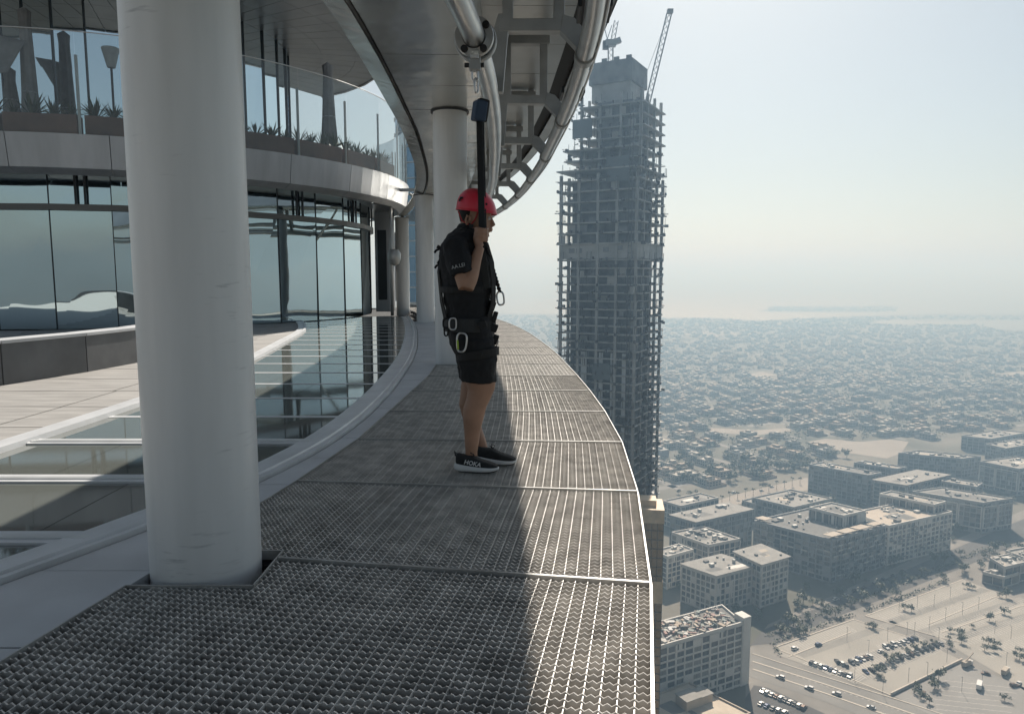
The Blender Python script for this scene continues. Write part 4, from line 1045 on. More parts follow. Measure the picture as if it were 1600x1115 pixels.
def bays(name, a, b, n, ln, ang):
    A_, B_ = G(*a, GZ), G(*b, GZ); d = (B_ - A_).normalized(); rz = math.atan2(d.y, d.x) + ang; mb = MB()
    for k in range(n):
        p = A_.lerp(B_, k / (n - 1)); c, s_ = math.cos(rz), math.sin(rz); ux, uy = c * ln / 2, s_ * ln / 2; vx, vy = -s_ * .09, c * .09
        mb.add([(p.x - ux - vx, p.y - uy - vy, GZ + .158), (p.x + ux - vx, p.y + uy - vy, GZ + .158), (p.x + ux + vx, p.y + uy + vy, GZ + .158), (p.x - ux + vx, p.y - uy + vy, GZ + .158)], [(0, 1, 2, 3)], M_line)
    o = mb.obj(name); o['kind'] = 'structure'
for (a, b, n) in (((1262, 1033), (1345, 1062), 22), ((1326, 1038), (1372, 1021), 14), ((1378, 1014), (1440, 994), 20), ((1345, 1053), (1480, 1003), 40), ((1240, 1013), (1330, 981), 26), ((1300, 1030), (1420, 985), 0), ((1380, 965), (1520, 915), 40), ((1420, 980), (1560, 928), 40), ((1465, 990), (1640, 930), 46), ((1500, 1003), (1660, 950), 42), ((1540, 1020), (1670, 978), 34)):
    if n: bays('bay_lines', a, b, n, 10.2, R(78))
M_patch = mat('worn_paving', (.24, .23, .21), .9, var=.15, vscale=.06)
for (a, b, w_) in (((1250, 1024), (1400, 972), 6), ((1290, 1052), (1440, 995), 6), ((1330, 1066), (1470, 1010), 5), ((1390, 972), (1540, 920), 6), ((1440, 988), (1600, 935), 6), ((1480, 1002), (1680, 938), 6)):
    strip('parking_aisle', [a, b], w_, .153, M_patch)
# hedges
def hedge(lab, pts, w, h):
    P_ = [G(a, b, GZ) for a, b in pts]; c = sum(P_, Vector()) / len(P_); mb = MB(); rn = random.Random(len(lab) + int(c.x))
    t = thing('hedge', lab, 'hedge', c)
    for p, q in zip(P_[:-1], P_[1:]):
        L_ = (q - p).length
        for k in range(int(L_ * 3)):
            a = p.lerp(q, rn.random()) - c + Vector((rn.gauss(0, w / 3), rn.gauss(0, w / 3), rn.uniform(.2, h)))
            s_ = rn.uniform(.4, .9); r3 = Matrix.Rotation(rn.uniform(0, 6), 4, 'Z') @ Matrix.Rotation(rn.uniform(0, 3), 4, 'X')
            mb.add([a + r3 @ Vector(v) * s_ for v in ((-1, -.6, 0), (1, -.5, .1), (.2, .9, 0))], [(0, 1, 2)], M_leaf[k % 3])
    mb.obj('foliage', t); return t
M_leaf = [mat('leaf_%d' % i, c, .6, var=.2, vscale=.5) for i, c in enumerate(((.06, .075, .045), (.085, .10, .06), (.045, .06, .036)))]
M_bark = mat('bark', (.12, .09, .06), .9)
hedge('long clipped hedge between the shaded street and the lower car park', [(1211, 1003), (1332, 961)], 3, 1.6)
hedge('long clipped hedge between the shaded street and the upper car park', [(1352, 955), (1420, 930), (1480, 906)], 3, 1.6)
hedge('short hedge strip at the bend of the road', [(1208, 1005), (1219, 1024)], 2.4, 1.2)
hedge('planted strip in the middle of the shaded street', [(1200, 993), (1300, 954), (1400, 918)], 3, 1.8)
hedge('upper planted strip along the shaded street', [(1400, 916), (1480, 884), (1545, 856)], 4, 2.0)
# retaining wall of the lower car park
P0, P1 = G(1392, 1086, GZ), G(1503, 1032, GZ); c = (P0 + P1) / 2
t = thing('retaining_wall', 'low retaining wall between the two car parks', 'wall', c); d = (P1 - P0); mb = MB()
mb.box((0, 0, .8), (d.length, .5, 1.6), PAL['pale'], math.atan2(d.y, d.x)); mb.obj('panel', t)
mb = MB(); mb.box((0, 0, 1.66), (d.length + .3, .7, .12), M_kb, math.atan2(d.y, d.x)); mb.obj('coping', t)

# ------------------------------------------------------------------ cars
M_tyre = mat('tyre', (.015, .015, .015), .8); M_cwin = mat('car_glass', (.02, .025, .03), .08, spec=.9)
M_lamp = mat('lamp_lens', (.55, .5, .45), .2); M_tail = mat('tail_lens', (.3, .02, .02), .3)
PAINT = {'white': (.72, .72, .70), 'silver': (.40, .41, .42), 'black': (.015, .015, .017), 'dark grey': (.08, .085, .09), 'dark blue': (.03, .05, .11), 'brown': (.13, .08, .055), 'red': (.3, .03, .03)}
M_paint = {k: mat('paint_' + k.replace(' ', '_'), v, .25, .1 if k == 'white' else .3, spec=.6) for k, v in PAINT.items()}
def car_meshes(kind, pm):
    suv = kind == 'suv'; Lh, Wh = (2.4, .96) if suv else (2.3, .91); hb_, hr = (1.02, 1.80) if suv else (.88, 1.44)
    prof = [(-Lh, .35), (-Lh, hb_ - .1), (-Lh + .12, hb_), (-1.0 if not suv else -2.1, hb_ + .02), (.95, hb_), (Lh - .25, hb_ - .16), (Lh, hb_ - .32), (Lh, .35)]
    mb = MB()
    n = len(prof); vs = [(x, -Wh, z) for x, z in prof] + [(x, Wh, z) for x, z in prof]
    mb.add(vs, [tuple(range(n)), tuple(range(n, 2 * n))[::-1]] + [(i, n + i, n + (i + 1) % n, (i + 1) % n) for i in range(n)], pm); body = mb.mesh('body')
    cab = [(-1.85 if not suv else -2.3, hb_), (-1.15 if not suv else -2.1, hr), (.15, hr), (1.0, hb_)]
    mb = MB(); w1, w0 = Wh * .80, Wh * .95
    A = [(cab[0][0], -w0, cab[0][1]), (cab[1][0], -w1, cab[1][1]), (cab[2][0], -w1, cab[2][1]), (cab[3][0], -w0, cab[3][1])]; Bq = [(x, -y, z) for x, y, z in A]
    mb.add(A + Bq, [(0, 1, 2, 3), (4, 7, 6, 5), (0, 4, 5, 1), (2, 6, 7, 3)], M_cwin); glass = mb.mesh('windows')
    mb = MB(); mb.add([(cab[1][0] - .02, -w1, hr), (cab[2][0] + .03, -w1, hr), (cab[2][0] + .03, w1, hr), (cab[1][0] - .02, w1, hr), (cab[1][0] - .02, -w1, hr + .05), (cab[2][0] - .05, -w1 + .05, hr + .06), (cab[2][0] - .05, w1 - .05, hr + .06), (cab[1][0] - .02, w1, hr + .05)],
           [(4, 5, 6, 7), (0, 1, 5, 4), (1, 2, 6, 5), (2, 3, 7, 6), (3, 0, 4, 7)], pm); roof = mb.mesh('roof')
    mb = MB(); mb.lathe([(0, -.11), (.26, -.11), (.33, -.09), (.33, .09), (.26, .11), (0, .11)], M_tyre, n=12, M=Matrix.Rotation(math.pi / 2, 4, 'X')); wheel = mb.mesh('wheel')
    mb = MB(); mb.box((0, 0, 0), (.06, .34, .16), M_lamp); lamp = mb.mesh('headlight')
    return dict(body=body, windows=glass, roof=roof, wheel=wheel, headlight=lamp, L=Lh, W=Wh, zb=hb_)
CARS = {(k, c): car_meshes(k, M_paint[c]) for k in ('sedan', 'suv') for c in PAINT}
def car(px, py, rz, kind, colr, where, group='cars in the car parks'):
    c = CARS[(kind, colr)]; p = G(px, py, GZ); p.z = GZ + .17
    t = thing('parked_car' if 'drives' not in where else 'car', f'{colr} {"estate" if kind == "suv" else "saloon"} car {where}', 'car', p, rz, group)
    inst('body', c['body'], t); inst('windows', c['windows'], t); inst('roof', c['roof'], t)
    for sx in (-1, 1):
        for sy in (-1, 1): inst('wheel', c['wheel'], t, (sx * 1.42, sy * (c['W'] - .08), .33))
    for sy in (-1, 1): inst('headlight', c['headlight'], t, (c['L'] - .01, sy * .6, c['zb'] - .38))
rc = random.Random(5)
def pick(): return rc.choice(('sedan', 'suv', 'suv')), rc.choice(('white', 'white', 'white', 'silver', 'black', 'dark grey', 'dark blue', 'brown', 'white'))
road_rz = math.atan2(*(lambda v: (v.y, v.x))(G(1400, 1091, GZ) - G(1190, 1025, GZ)))
row_rz = math.atan2(*(lambda v: (v.y, v.x))(G(1469, 1005, GZ) - G(1391, 1032, GZ)))
def crow(a, b, n, rz, where):
    for k in range(n):
        f = k / max(1, n - 1); kd, cl = pick()
        car(a[0] + (b[0] - a[0]) * f + rc.uniform(-.4, .4), a[1] + (b[1] - a[1]) * f, rz + rc.uniform(-.05, .05) + (math.pi if rc.random() < .3 else 0), kd, cl, where)
crow((1268, 1036), (1328, 1057), 9, road_rz + R(80), 'in the row along the road edge of the lower car park')
crow((1308, 1034), (1322, 1040), 3, row_rz + R(60), 'at the bend of the middle row in the lower car park')
crow((1331, 1036), (1358, 1026), 6, row_rz + R(75), 'in the middle row of the lower car park')
crow((1384, 1012), (1429, 998), 8, row_rz + R(75), 'in the upper row of the lower car park')
crow((1353, 1050), (1380, 1042), 4, row_rz + R(75), 'under the trees of the lower car park')
crow((1391, 1033), (1469, 1006), 11, row_rz + R(75), 'in the long row under small trees')
for (px, py, w) in ((1242, 1014, 'parked alone by the lamp shadow'), (1279, 1008, 'parked alone in the open lower car park'), (1376, 1018, 'driving between the rows of the lower car park')):
    car(px, py, row_rz, *pick(), w)
for (px, py) in ((1219, 1059), (1264, 1076), (1307, 1085), (1361, 1106)): car(px, py, road_rz + math.pi, rc.choice(('sedan', 'suv')), 'silver', 'that drives along the wide dusty road', 'cars driving on the wide road')
crow((1192, 1080), (1256, 1106), 10, road_rz + R(80), 'in the street-side bays beside the wide road')
crow((1189, 1100), (1226, 1114), 5, road_rz + R(80), 'in the bays beside the low beige building')
for (px, py) in ((1435, 1077), (1443, 1084), (1540, 1053), (1585, 1072), (1592, 1068)): car(px, py, rc.uniform(0, 3), *pick(), 'standing in the asphalt car park')
for k in range(8): car(1306 + 15 * k, 937 - 6.2 * k, row_rz, *pick(), 'parked in the shade along the apartment street')
for (px, py) in ((1147, 770), (1206, 761), (1190, 767)): car(px, py, .3, 'suv', 'white', 'on the sandy road beyond the blocks')
# lorries
for (px, py, rz, lab) in ((1511, 1040, .5, 'site lorry with a raised boom in the asphalt car park'), (1571, 1052, .7, 'site lorry beside the long shade roofs'), (1530, 1074, .9, 'white box lorry alone among the bay lines')):
    p = G(px, py, GZ); p.z = GZ + .17; t = thing('lorry', lab, 'lorry', p, rz)
    mb = MB(); mb.box((3.2, 0, 1.5), (1.9, 2.3, 2.2), M_paint['white']); mb.obj('cab', t, bevel=.1)
    mb = MB(); mb.box((4.0, 0, 2.0), (.34, 2.0, .8), M_cwin); mb.obj('windscreen', t)
    mb = MB(); mb.box((-1.0, 0, 2.1), (6.0, 2.4, 2.5), M_paint['white'] if 'box' in lab else PAL['tan']); mb.obj('load_box', t, bevel=.05)
    if 'boom' in lab:
        mb = MB(); mb.bar((-2, 0, 3.3), (5.5, 0, 6.5), .5, .6, PAL['tan']); mb.obj('boom', t)
    for x in (3.1, -1.8, -3.1):
        for sy in (-1, 1):
            mb = MB(); mb.lathe([(0, -.15), (.5, -.13), (.5, .13), (0, .15)], M_tyre, c=(x, sy * 1.05, .5), n=12, M=Matrix.Rotation(math.pi / 2, 4, 'X')); mb.obj('wheel', t)
# lamp posts of the car parks
mb = MB(); mb.tube([(0, 0, 0), (0, 0, 8.6)], .09, M_scaf, n=6); POLE = mb.mesh('pole')
mb = MB(); mb.box((.5, 0, 8.6), (1.3, .3, .14), M_scaf); HEAD = mb.mesh('lamp_head')
for (u, v) in ((110, 570), (270, 670), (410, 570), (555, 530), (610, 530), (720, 490), (755, 320), (875, 260), (840, 420), (965, 380), (1085, 340), (790, 570), (850, 730), (705, 840), (565, 880), (960, 950), (165, 870), (375, 965), (1325, 560), (1205, 520), (1110, 900), (630, 330), (495, 370), (1290, 760)):
    p = G(1300 + u / 4.743, 880 + v / 4.743, GZ); t = thing('lamp_post', 'thin dark lamp post standing in the car parks', 'lamp post', p, rc.uniform(0, 6), 'lamp posts of the car parks')
    inst('pole', POLE, t); inst('lamp_head', HEAD, t)

# ------------------------------------------------------------------ trees
def tree_mesh(seed, R_, H_, n, palm=False):
    rn = random.Random(seed); tk = MB(); cr = MB()
    if palm:
        tk.tube([(0, 0, 0), (.1, 0, H_ * .5), (.15, .1, H_)], .2, M_bark, n=6, rr=[.25, .18, .15])
        for k in range(22):
            a = rn.uniform(0, 6.28); el = rn.uniform(-.5, .9); L_ = R_ * rn.uniform(.8, 1.1); d = Vector((math.cos(a), math.sin(a), 0)); s_ = Vector((-d.y, d.x, 0)) * .28
            o = Vector((.15, .1, H_)); m_ = o + d * L_ * .55 + Vector((0, 0, el * L_ * .5)); e = o + d * L_ + Vector((0, 0, el * L_ * .5 - L_ * .4))
            cr.add([o, m_ + s_, e, m_ - s_], [(0, 1, 2), (0, 2, 3)], M_leaf[k % 3])
        return tk.mesh('trunk'), cr.mesh('crown')
    tk.tube([(0, 0, 0), (.05, .03, H_ * .3), (.1, -.05, H_ * .55)], .2, M_bark, n=6, rr=[.24, .17, .1])
    cl = [Vector((rn.gauss(0, .45) * R_, rn.gauss(0, .45) * R_, H_ * rn.uniform(.5, .92))) for _ in range(9)]
    for c in cl[:5]: tk.bar((0.05, 0, H_ * .35), c * .85, .1, .1, M_bark)
    for k in range(n):
        c = cl[k % 9]; v = Vector((rn.gauss(0, 1), rn.gauss(0, 1), rn.gauss(0, .7))); v = v.normalized() * rn.uniform(.5, 1) * R_ * .48
        s_ = rn.uniform(.10, .2) * R_; r3 = Matrix.Rotation(rn.uniform(0, 6), 4, 'Z') @ Matrix.Rotation(rn.uniform(0, 3), 4, 'X'); p = c + v
        cr.add([p + r3 @ Vector(q) * s_ for q in ((-1, -.6, 0), (1, -.5, .1), (.2, 1, 0))], [(0, 1, 2)], M_leaf[rn.randrange(3)])
    return tk.mesh('trunk'), cr.mesh('crown')
TREES = [tree_mesh(s_, r_, h_, 230) for s_, r_, h_ in ((1, 3.2, 6), (2, 3.8, 6.5), (3, 2.6, 5.5), (4, 4.4, 8))]
PALMS = [tree_mesh(9, 2.6, 7, 0, True), tree_mesh(10, 2.4, 9, 0, True)]
def tree(p, k, sc, lab, group, palm=False):
    t = thing('palm_tree' if palm else 'tree', lab, 'tree', p, random.uniform(0, 6), group); t.scale = (sc,) * 3
    a, b = (PALMS[k % 2] if palm else TREES[k % 4]); inst('trunk', a, t); inst('crown', b, t)
for i, (u, v) in enumerate(((270, 470), (300, 480), (540, 345), (590, 355), (1000, 180), (1040, 190), (1240, 250), (1290, 255), (880, 510), (950, 535), (870, 565), (960, 590), (1160, 600), (1220, 615), (1130, 645), (1200, 655), (875, 625), (430, 735), (380, 785), (330, 815), (360, 855), (480, 705), (560, 680), (620, 655), (690, 625), (760, 600), (740, 880), (790, 860), (1390, 660), (1390, 715), (1045, 480), (1165, 425), (1280, 375), (640, 935), (660, 1000), (720, 1035), (1280, 1015), (760, 930), (610, 960))):
    tree(G(1300 + u / 4.743, 880 + v / 4.743, GZ), i, .5 + .3 * ((i * 7) % 5) / 4, 'small round tree growing in the car parks', 'trees of the car parks')
for i, (px, py) in enumerate(((1218, 985), (1232, 975), (1240, 978), (1262, 968), (1290, 952), (1305, 962), (1350, 938), (1410, 903), (1425, 908), (1440, 898), (1476, 880), (1500, 868), (1538, 872), (1545, 868), (1555, 862), (1292, 962), (1228, 990), (1330, 945), (1376, 925), (1395, 915), (1270, 945), (1246, 948), (1460, 880))):
    tree(G(px, py, GZ), i + 1, .75 + .4 * ((i * 3) % 4) / 3, 'round street tree along the shaded apartment street', 'street trees of the shaded street')
for i in range(11):
    tree(G(1128 + i * 12.2, 785 - i * 2.9, GZ), i, 1.0, 'small palm in the row along the sandy road', 'palms along the sandy road', True)

# trees and bushes between the city blocks
rt = random.Random(77); kcount = 0; lots_ = [[(1205, 1012), (1335, 962), (1505, 900), (1700, 960), (1700, 1200), (1165, 1200), (1165, 1020)], [(1172, 1008), (1192, 984), (1300, 940), (1480, 862), (1600, 810), (1700, 770), (1720, 800), (1600, 846), (1500, 888), (1300, 966), (1215, 1004)]]
def inside(px, py, poly):
    r_ = False; n = len(poly)
    for i in range(n):
        x0, y0 = poly[i]; x1, y1 = poly[(i + 1) % n]
        if (y0 > py) != (y1 > py) and px < (x1 - x0) * (py - y0) / (y1 - y0) + x0: r_ = not r_
    return r_
for _ in range(1500):
    if kcount >= 80: break
    px, py = rt.uniform(1045, 1600), rt.uniform(770, 1000); p = G(px, py, GZ)
    if any(inside(px, py, l_) for l_ in lots_): continue
    if any(inside(p.x, p.y, [((v - sum(f_, Vector((0, 0))) / 4) * 1.12 + sum(f_, Vector((0, 0))) / 4) for v in f_]) for f_ in FOOT): continue
    tree(p, kcount, rt.uniform(.6, 1.25), 'round green tree in the yards between the city blocks', 'trees between the city blocks'); kcount += 1

# ------------------------------------------------------------------ villa district
bnd = hermite([700, 1040, 1150, 1260, 1340, 1420, 1500, 1600, 1800], [780, 778, 758, 732, 710, 694, 676, 666, 652])
holes = [[(1258, 690), (1290, 683), (1345, 688), (1390, 684), (1424, 690), (1412, 710), (1390, 718), (1330, 710), (1290, 701)], [(1090, 795), (1150, 770), (1260, 744), (1280, 752), (1270, 768), (1160, 790)], [(1105, 667), (1180, 670), (1238, 666), (1244, 674), (1180, 682), (1108, 677)],
         [(1160, 586), (1190, 578), (1220, 586), (1180, 592)], [(1345, 505), (1400, 499), (1760, 500), (1760, 519), (1560, 517), (1530, 509), (1400, 509)], [(1555, 583), (1600, 579), (1645, 586), (1580, 590)]]
def inside(px, py, poly):
    r_ = False; n = len(poly)
    for i in range(n):
        x0, y0 = poly[i]; x1, y1 = poly[(i + 1) % n]
        if (y0 > py) != (y1 > py) and px < (x1 - x0) * (py - y0) / (y1 - y0) + x0: r_ = not r_
    return r_
def to_px(x, y): 
    d = Vector((x, y, GZ - EYE)); c, s = math.cos(PITCH), math.sin(PITCH)
    f = d.y * c - d.z * s; u = d.y * s + d.z * c
    return 800 + F_PX * d.x / f, H_PX / 2 - F_PX * u / f
coast = hermite([c[0] for c in cp], [c[1] for c in cp])
rv = random.Random(21); spots = []; tspots = []
def ok(x, y):
    px, py = to_px(x, y)
    if not (690 < px < 1680) or py > bnd(px) or py < coast(px) + 2.5: return False
    if any(inside(px, py, h) for h in holes): return False
    if any(inside(x, y, f_) or (Vector((x, y)) - sum(f_, Vector((0, 0))) / 4).length < 26 for f_ in FOOT): return False
    return True
d = 760.0; th = R(28)
while d < 4300:
    st = 23 + max(0, d - 1500) * .011
    w0, w1 = -0.10 * d, 0.80 * d
    x = w0
    while x < w1:
        X, Y_ = x + rv.uniform(-.5, .5) * st, d + rv.uniform(-.5, .5) * st
        row = int((X * math.cos(th) + Y_ * math.sin(th)) / 62) ; col_ = (X * math.cos(th) + Y_ * math.sin(th)) % 62; c2 = (-X * math.sin(th) + Y_ * math.cos(th)) % 190
        if ok(X, Y_):
            if col_ > 11 and c2 > 12 and rv.random() < .62 + .2 * math.sin(X * .011) * math.sin(Y_ * .009): spots.append((X, Y_))
            for k in range(5):
                if rv.random() < .8: tspots.append((X + rv.uniform(-11, 11), Y_ + rv.uniform(-11, 11)))
        x += st
    d += st
# side streets between the villas
mb = MB(); ca, sa = math.cos(th), math.sin(th)
for fam, pitch_, w_ in ((0, 62, 8.5), (1, 190, 10)):
    for r_ in range(-40, 90):
        prev = None
        for s_ in np.arange(-2500, 5200, 36):
            a_, b_ = (r_ * pitch_ + 5.5, s_) if fam == 0 else (s_, r_ * pitch_ + 6)
            x, y = a_ * ca - b_ * sa, a_ * sa + b_ * ca
            good = 700 < y < 3300 and -.1 * y < x < .85 * y and ok(x, y)
            if good and prev:
                dx, dy = (-sa * w_ / 2 * 0 + ca * w_ / 2, sa * w_ / 2) if fam == 0 else (-sa * w_ / 2, ca * w_ / 2)
                mb.add([(prev[0] - dx, prev[1] - dy, 0), (prev[0] + dx, prev[1] + dy, 0), (x + dx, y + dy, 0), (x - dx, y - dy, 0)], [(0, 1, 2, 3)], M_asph)
            prev = (x, y) if good else None
mb.v = [(v[0], v[1], GZ + .06 + (.02 if i % 2 else .02)) for i, v in enumerate(mb.v)]
o = mb.obj('villa_streets'); o['kind'] = 'structure'
M_villa = [mat('villa_cream', (.42, .40, .36), .85, var=.12, vscale=.1), mat('villa_grey', (.32, .32, .31), .85, var=.12, vscale=.1), mat('villa_sand', (.34, .29, .24), .85, var=.12, vscale=.1)]
def villa_mesh(seed):
    rn = random.Random(seed); w, l, h = rn.uniform(12, 17), rn.uniform(12, 18), rn.uniform(6.5, 8.5); m_ = M_villa[seed % 3]
    a = MB(); a.box((0, 0, h / 2), (w, l, h), m_); walls = a.mesh('walls')
    a = MB()
    for s_, (cx, cy, sx, sy) in enumerate(((0, -l / 2 + .2, w, .4), (0, l / 2 - .2, w, .4), (-w / 2 + .2, 0, .4, l), (w / 2 - .2, 0, .4, l))): a.box((cx, cy, h + .4 + s_ * .003), (sx + .1, sy + .1, .9), m_)
    par = a.mesh('parapet')
    a = MB(); sx, sy = w * rn.uniform(.3, .55), l * rn.uniform(.3, .5); a.box((rn.uniform(-.2, .2) * w, rn.uniform(-.2, .2) * l, h + 1.4), (sx, sy, 2.8), m_); up = a.mesh('roof_room')
    a = MB()
    for fl in (.28, .72):
        for k in range(4):
            a.box((-w / 2 + w * (k + .5) / 4, 0, h * fl), (w * .12, l + .2, h * .22), M_win); a.box((0, -l / 2 + l * (k + .5) / 4, h * fl), (w + .2, l * .12, h * .22), M_win)
    win = a.mesh('windows')
    a = MB(); Wp, Lp = w / 2 + 4, l / 2 + 4
    for cx, cy, sx, sy in ((0, -Lp, 2 * Wp, .3), (0, Lp, 2 * Wp, .3), (-Wp, 0, .3, 2 * Lp), (Wp, 0, .3, 2 * Lp)): a.box((cx, cy, 1.1), (sx + .1, sy, 2.2), m_)
    wall = a.mesh('garden_wall')
    return walls, par, up, win, wall
VM = [villa_mesh(s_) for s_ in range(9)]
VL = ['cream flat-roofed villa with a roof room in the district before the sea', 'pale grey flat-roofed villa with a roof room in the district before the sea', 'sand coloured flat-roofed villa with a roof room in the district before the sea']
inview = [s_ for s_ in spots if 1035 < to_px(*s_)[0] < 1610]
inview.sort(key=lambda s_: s_[1]); near_v = set(inview[:260])
stuff = MB()
BOX = [(0, 1, 3, 2), (4, 6, 7, 5), (0, 4, 5, 1), (2, 3, 7, 6), (1, 5, 7, 3)]
for (x, y) in spots:
    rz = th + rv.choice((0, math.pi / 2)) + rv.uniform(-.06, .06)
    if (x, y) in near_v:
        k = rv.randrange(9); t = thing('villa', VL[k % 3], 'villa', (x, y, GZ), rz, 'villas of the district')
        for nm, me in zip(('walls', 'parapet', 'roof_room', 'windows', 'garden_wall'), VM[k]):
            o = inst(nm, me, t)
            if nm == 'windows': o['kind'] = 'stuff'
    else:
        m_ = rv.choice(M_villa); w, l, h = rv.uniform(11, 18), rv.uniform(11, 19), rv.uniform(5, 9)
        c, s = math.cos(rz), math.sin(rz)
        for (ox, oy, ww, ll, z0, hh) in ((0, 0, w, l, 0, h), (rv.uniform(-3, 3), rv.uniform(-3, 3), w * .45, l * .4, h, 2.8)):
            vs = [(x + (ox + a) * c - (oy + b) * s, y + (ox + a) * s + (oy + b) * c, GZ + z0 + e) for a in (-ww / 2, ww / 2) for b in (-ll / 2, ll / 2) for e in (0, hh)]
            stuff.add(vs, BOX, m_)
o = stuff.obj('far_villas'); o['kind'] = 'stuff'; tag(o, 'hazy mass of pale low houses reaching to the coast', 'houses')
tin = [s_ for s_ in tspots if 1035 < to_px(*s_)[0] < 1610 and to_px(*s_)[1] > 560]; tin.sort(key=lambda s_: s_[1]); near_t = set(tin[:155])
stuff = MB()
for i, (x, y) in enumerate(tspots):
    if (x, y) in near_t: tree((x, y, GZ), i, rv.uniform(.9, 1.6), 'dark garden tree between the villas', 'garden trees of the villas')
    else:
        R_ = rv.uniform(2.2, 4.6) * (1 + max(0, y - 2000) / 5000); H_ = R_ * 1.5; n = 16 if y < 2200 else 9
        mm = [stuff.mi(m) for m in M_leaf]
        for k in range(n):
            a = rv.uniform(0, 6.28); q = R_ * math.sqrt(rv.random()); p = (x + q * math.cos(a), y + q * math.sin(a), GZ + H_ * rv.uniform(.35, 1)); s_ = R_ * rv.uniform(.3, .6)
            b = len(stuff.v)
            for j in range(3): stuff.v.append((p[0] + rv.uniform(-s_, s_), p[1] + rv.uniform(-s_, s_), p[2] + rv.uniform(-s_, s_) * .8))
            stuff.f.append([b, b + 1, b + 2]); stuff.m.append(mm[rv.randrange(3)])
o = stuff.obj('far_trees'); o['kind'] = 'stuff'; tag(o, 'hazy mass of dark trees among the far houses', 'trees')
stuff = MB()                                  # scrub on the island and along the shore
for k in range(2600):
    if k % 2: px, py = rv.uniform(1200, 1400), rv.uniform(479.8, 487)
    else: px, py = rv.uniform(1040, 1640), rv.uniform(499, 512)
    if k % 2 == 0 and (inside(px, py, holes[4]) or py < coast(px) + 1.5): continue
    p = G(px, py, GZ); s_ = rv.uniform(6, 16)
    stuff.add([(p.x + rv.uniform(-s_, s_) * 1.5, p.y + rv.uniform(-s_, s_), GZ + rv.uniform(0, 14)) for _ in range(3)], [(0, 1, 2)], M_leaf[k % 3])
o = stuff.obj('shore_scrub'); o['kind'] = 'stuff'; tag(o, 'dark scrub and trees along the shore and island', 'scrub')
print('villas', len(spots), 'trees', len(tspots))
# ------------------------------------------------------------------ the man in the red helmet
PD = 4.58
PO = Vector((PY(745, 735, PD).x, PD, 0.0))
def W(px, py, dy=0.0): return PY(px, py, PD + dy) - PO          # photo pixel at depth PD+dy -> local point
def text_part(nm, body_, size, ext, m_, parent, loc, rot, shear=0.0, off_=0.0):
    tx = bpy.data.curves.new(nm, 'FONT'); tx.body = body_; tx.size = size; tx.extrude = ext; tx.align_x = 'CENTER'; tx.shear = shear; tx.offset = off_; tx.resolution_u = 3
    to = bpy.data.objects.new(nm + '_curve', tx); COL.objects.link(to); bpy.context.view_layer.update()
    me = bpy.data.meshes.new_from_object(to.evaluated_get(bpy.context.evaluated_depsgraph_get()))
    bpy.data.objects.remove(to); bpy.data.curves.remove(tx)
    me.materials.clear(); me.materials.append(m_); me.name = nm
    o = inst(nm, me, parent, loc); o.rotation_euler = rot; return o
def skin_material():
    m = mat('skin', (.36, .205, .135), .5, var=.12, vscale=9, bump=.05, bscale=120)
    m.node_tree.nodes['Principled BSDF'].inputs['Subsurface Weight'].default_value = .08
    m.node_tree.nodes['Principled BSDF'].inputs['Subsurface Radius'].default_value = (.012, .005, .003)
    return m
M_skin = skin_material()
M_shirt = mat('black_polo', (.007, .008, .010), .85, var=.3, vscale=8, bump=.35, bscale=14)
M_short = mat('black_shorts', (.006, .0066, .008), .8, var=.3, vscale=8, bump=.3, bscale=16)
M_web = mat('black_webbing', (.008, .0085, .009), .7, bump=.3, bscale=300)
M_webg = mat('grey_webbing', (.022, .025, .026), .7, bump=.3, bscale=300)
M_hair = mat('black_hair', (.012, .010, .009), .7, bump=.6, bscale=220)
M_helm = mat('red_helmet', (.62, .028, .055), .32, spec=.5, var=.08, vscale=5)
M_met = mat('steel_hardware', (.55, .55, .55), .28, .9)
M_white = mat('white_foam', (.66, .66, .65), .6)
man = thing('person', 'man in black polo and shorts with red helmet holding an overhead strap', 'person', PO)
def loft(mb, rings, m_, n=24, cap=True, pw=2.0):
    vs = []
    if rings[0][0][2] > rings[-1][0][2]: rings = rings[::-1]
    for c, rx, ry in rings:
        for k in range(n):
            a = 2 * math.pi * k / n; ca, sa = math.cos(a), math.sin(a)
            ca = math.copysign(abs(ca) ** (2 / pw), ca); sa = math.copysign(abs(sa) ** (2 / pw), sa)
            vs.append(Vector(c) + Vector((rx * ca, ry * sa, 0)))
    fs = [(i*n+k, i*n+(k+1)%n, (i+1)*n+(k+1)%n, (i+1)*n+k) for i in range(len(rings)-1) for k in range(n)]
    if cap: fs += [tuple(range(n))[::-1], tuple((len(rings)-1)*n+k for k in range(n))]
    mb.add(vs, fs, m_)
def remesh(o, vox, smooth=3, fac=.5):
    r_ = o.modifiers.new('remesh', 'REMESH'); r_.mode = 'VOXEL'; r_.voxel_size = vox; r_.use_smooth_shade = True
    if smooth: s_ = o.modifiers.new('smooth', 'SMOOTH'); s_.iterations = smooth; s_.factor = fac
    return o
def ring(pxa, pxb, py, dy, ry):                                 # ring from the left and right outline in the photo
    a, b = W(pxa, py, dy), W(pxb, py, dy); return ((a + b) / 2, (b - a).length / 2, ry)
def folds(o, size, strength):
    tx = bpy.data.textures.new('folds', 'CLOUDS'); tx.noise_scale = size; tx.noise_depth = 2
    d_ = o.modifiers.new('folds', 'DISPLACE'); d_.texture = tx; d_.strength = strength; d_.mid_level = .45; d_.texture_coords = 'LOCAL'
body = MB()
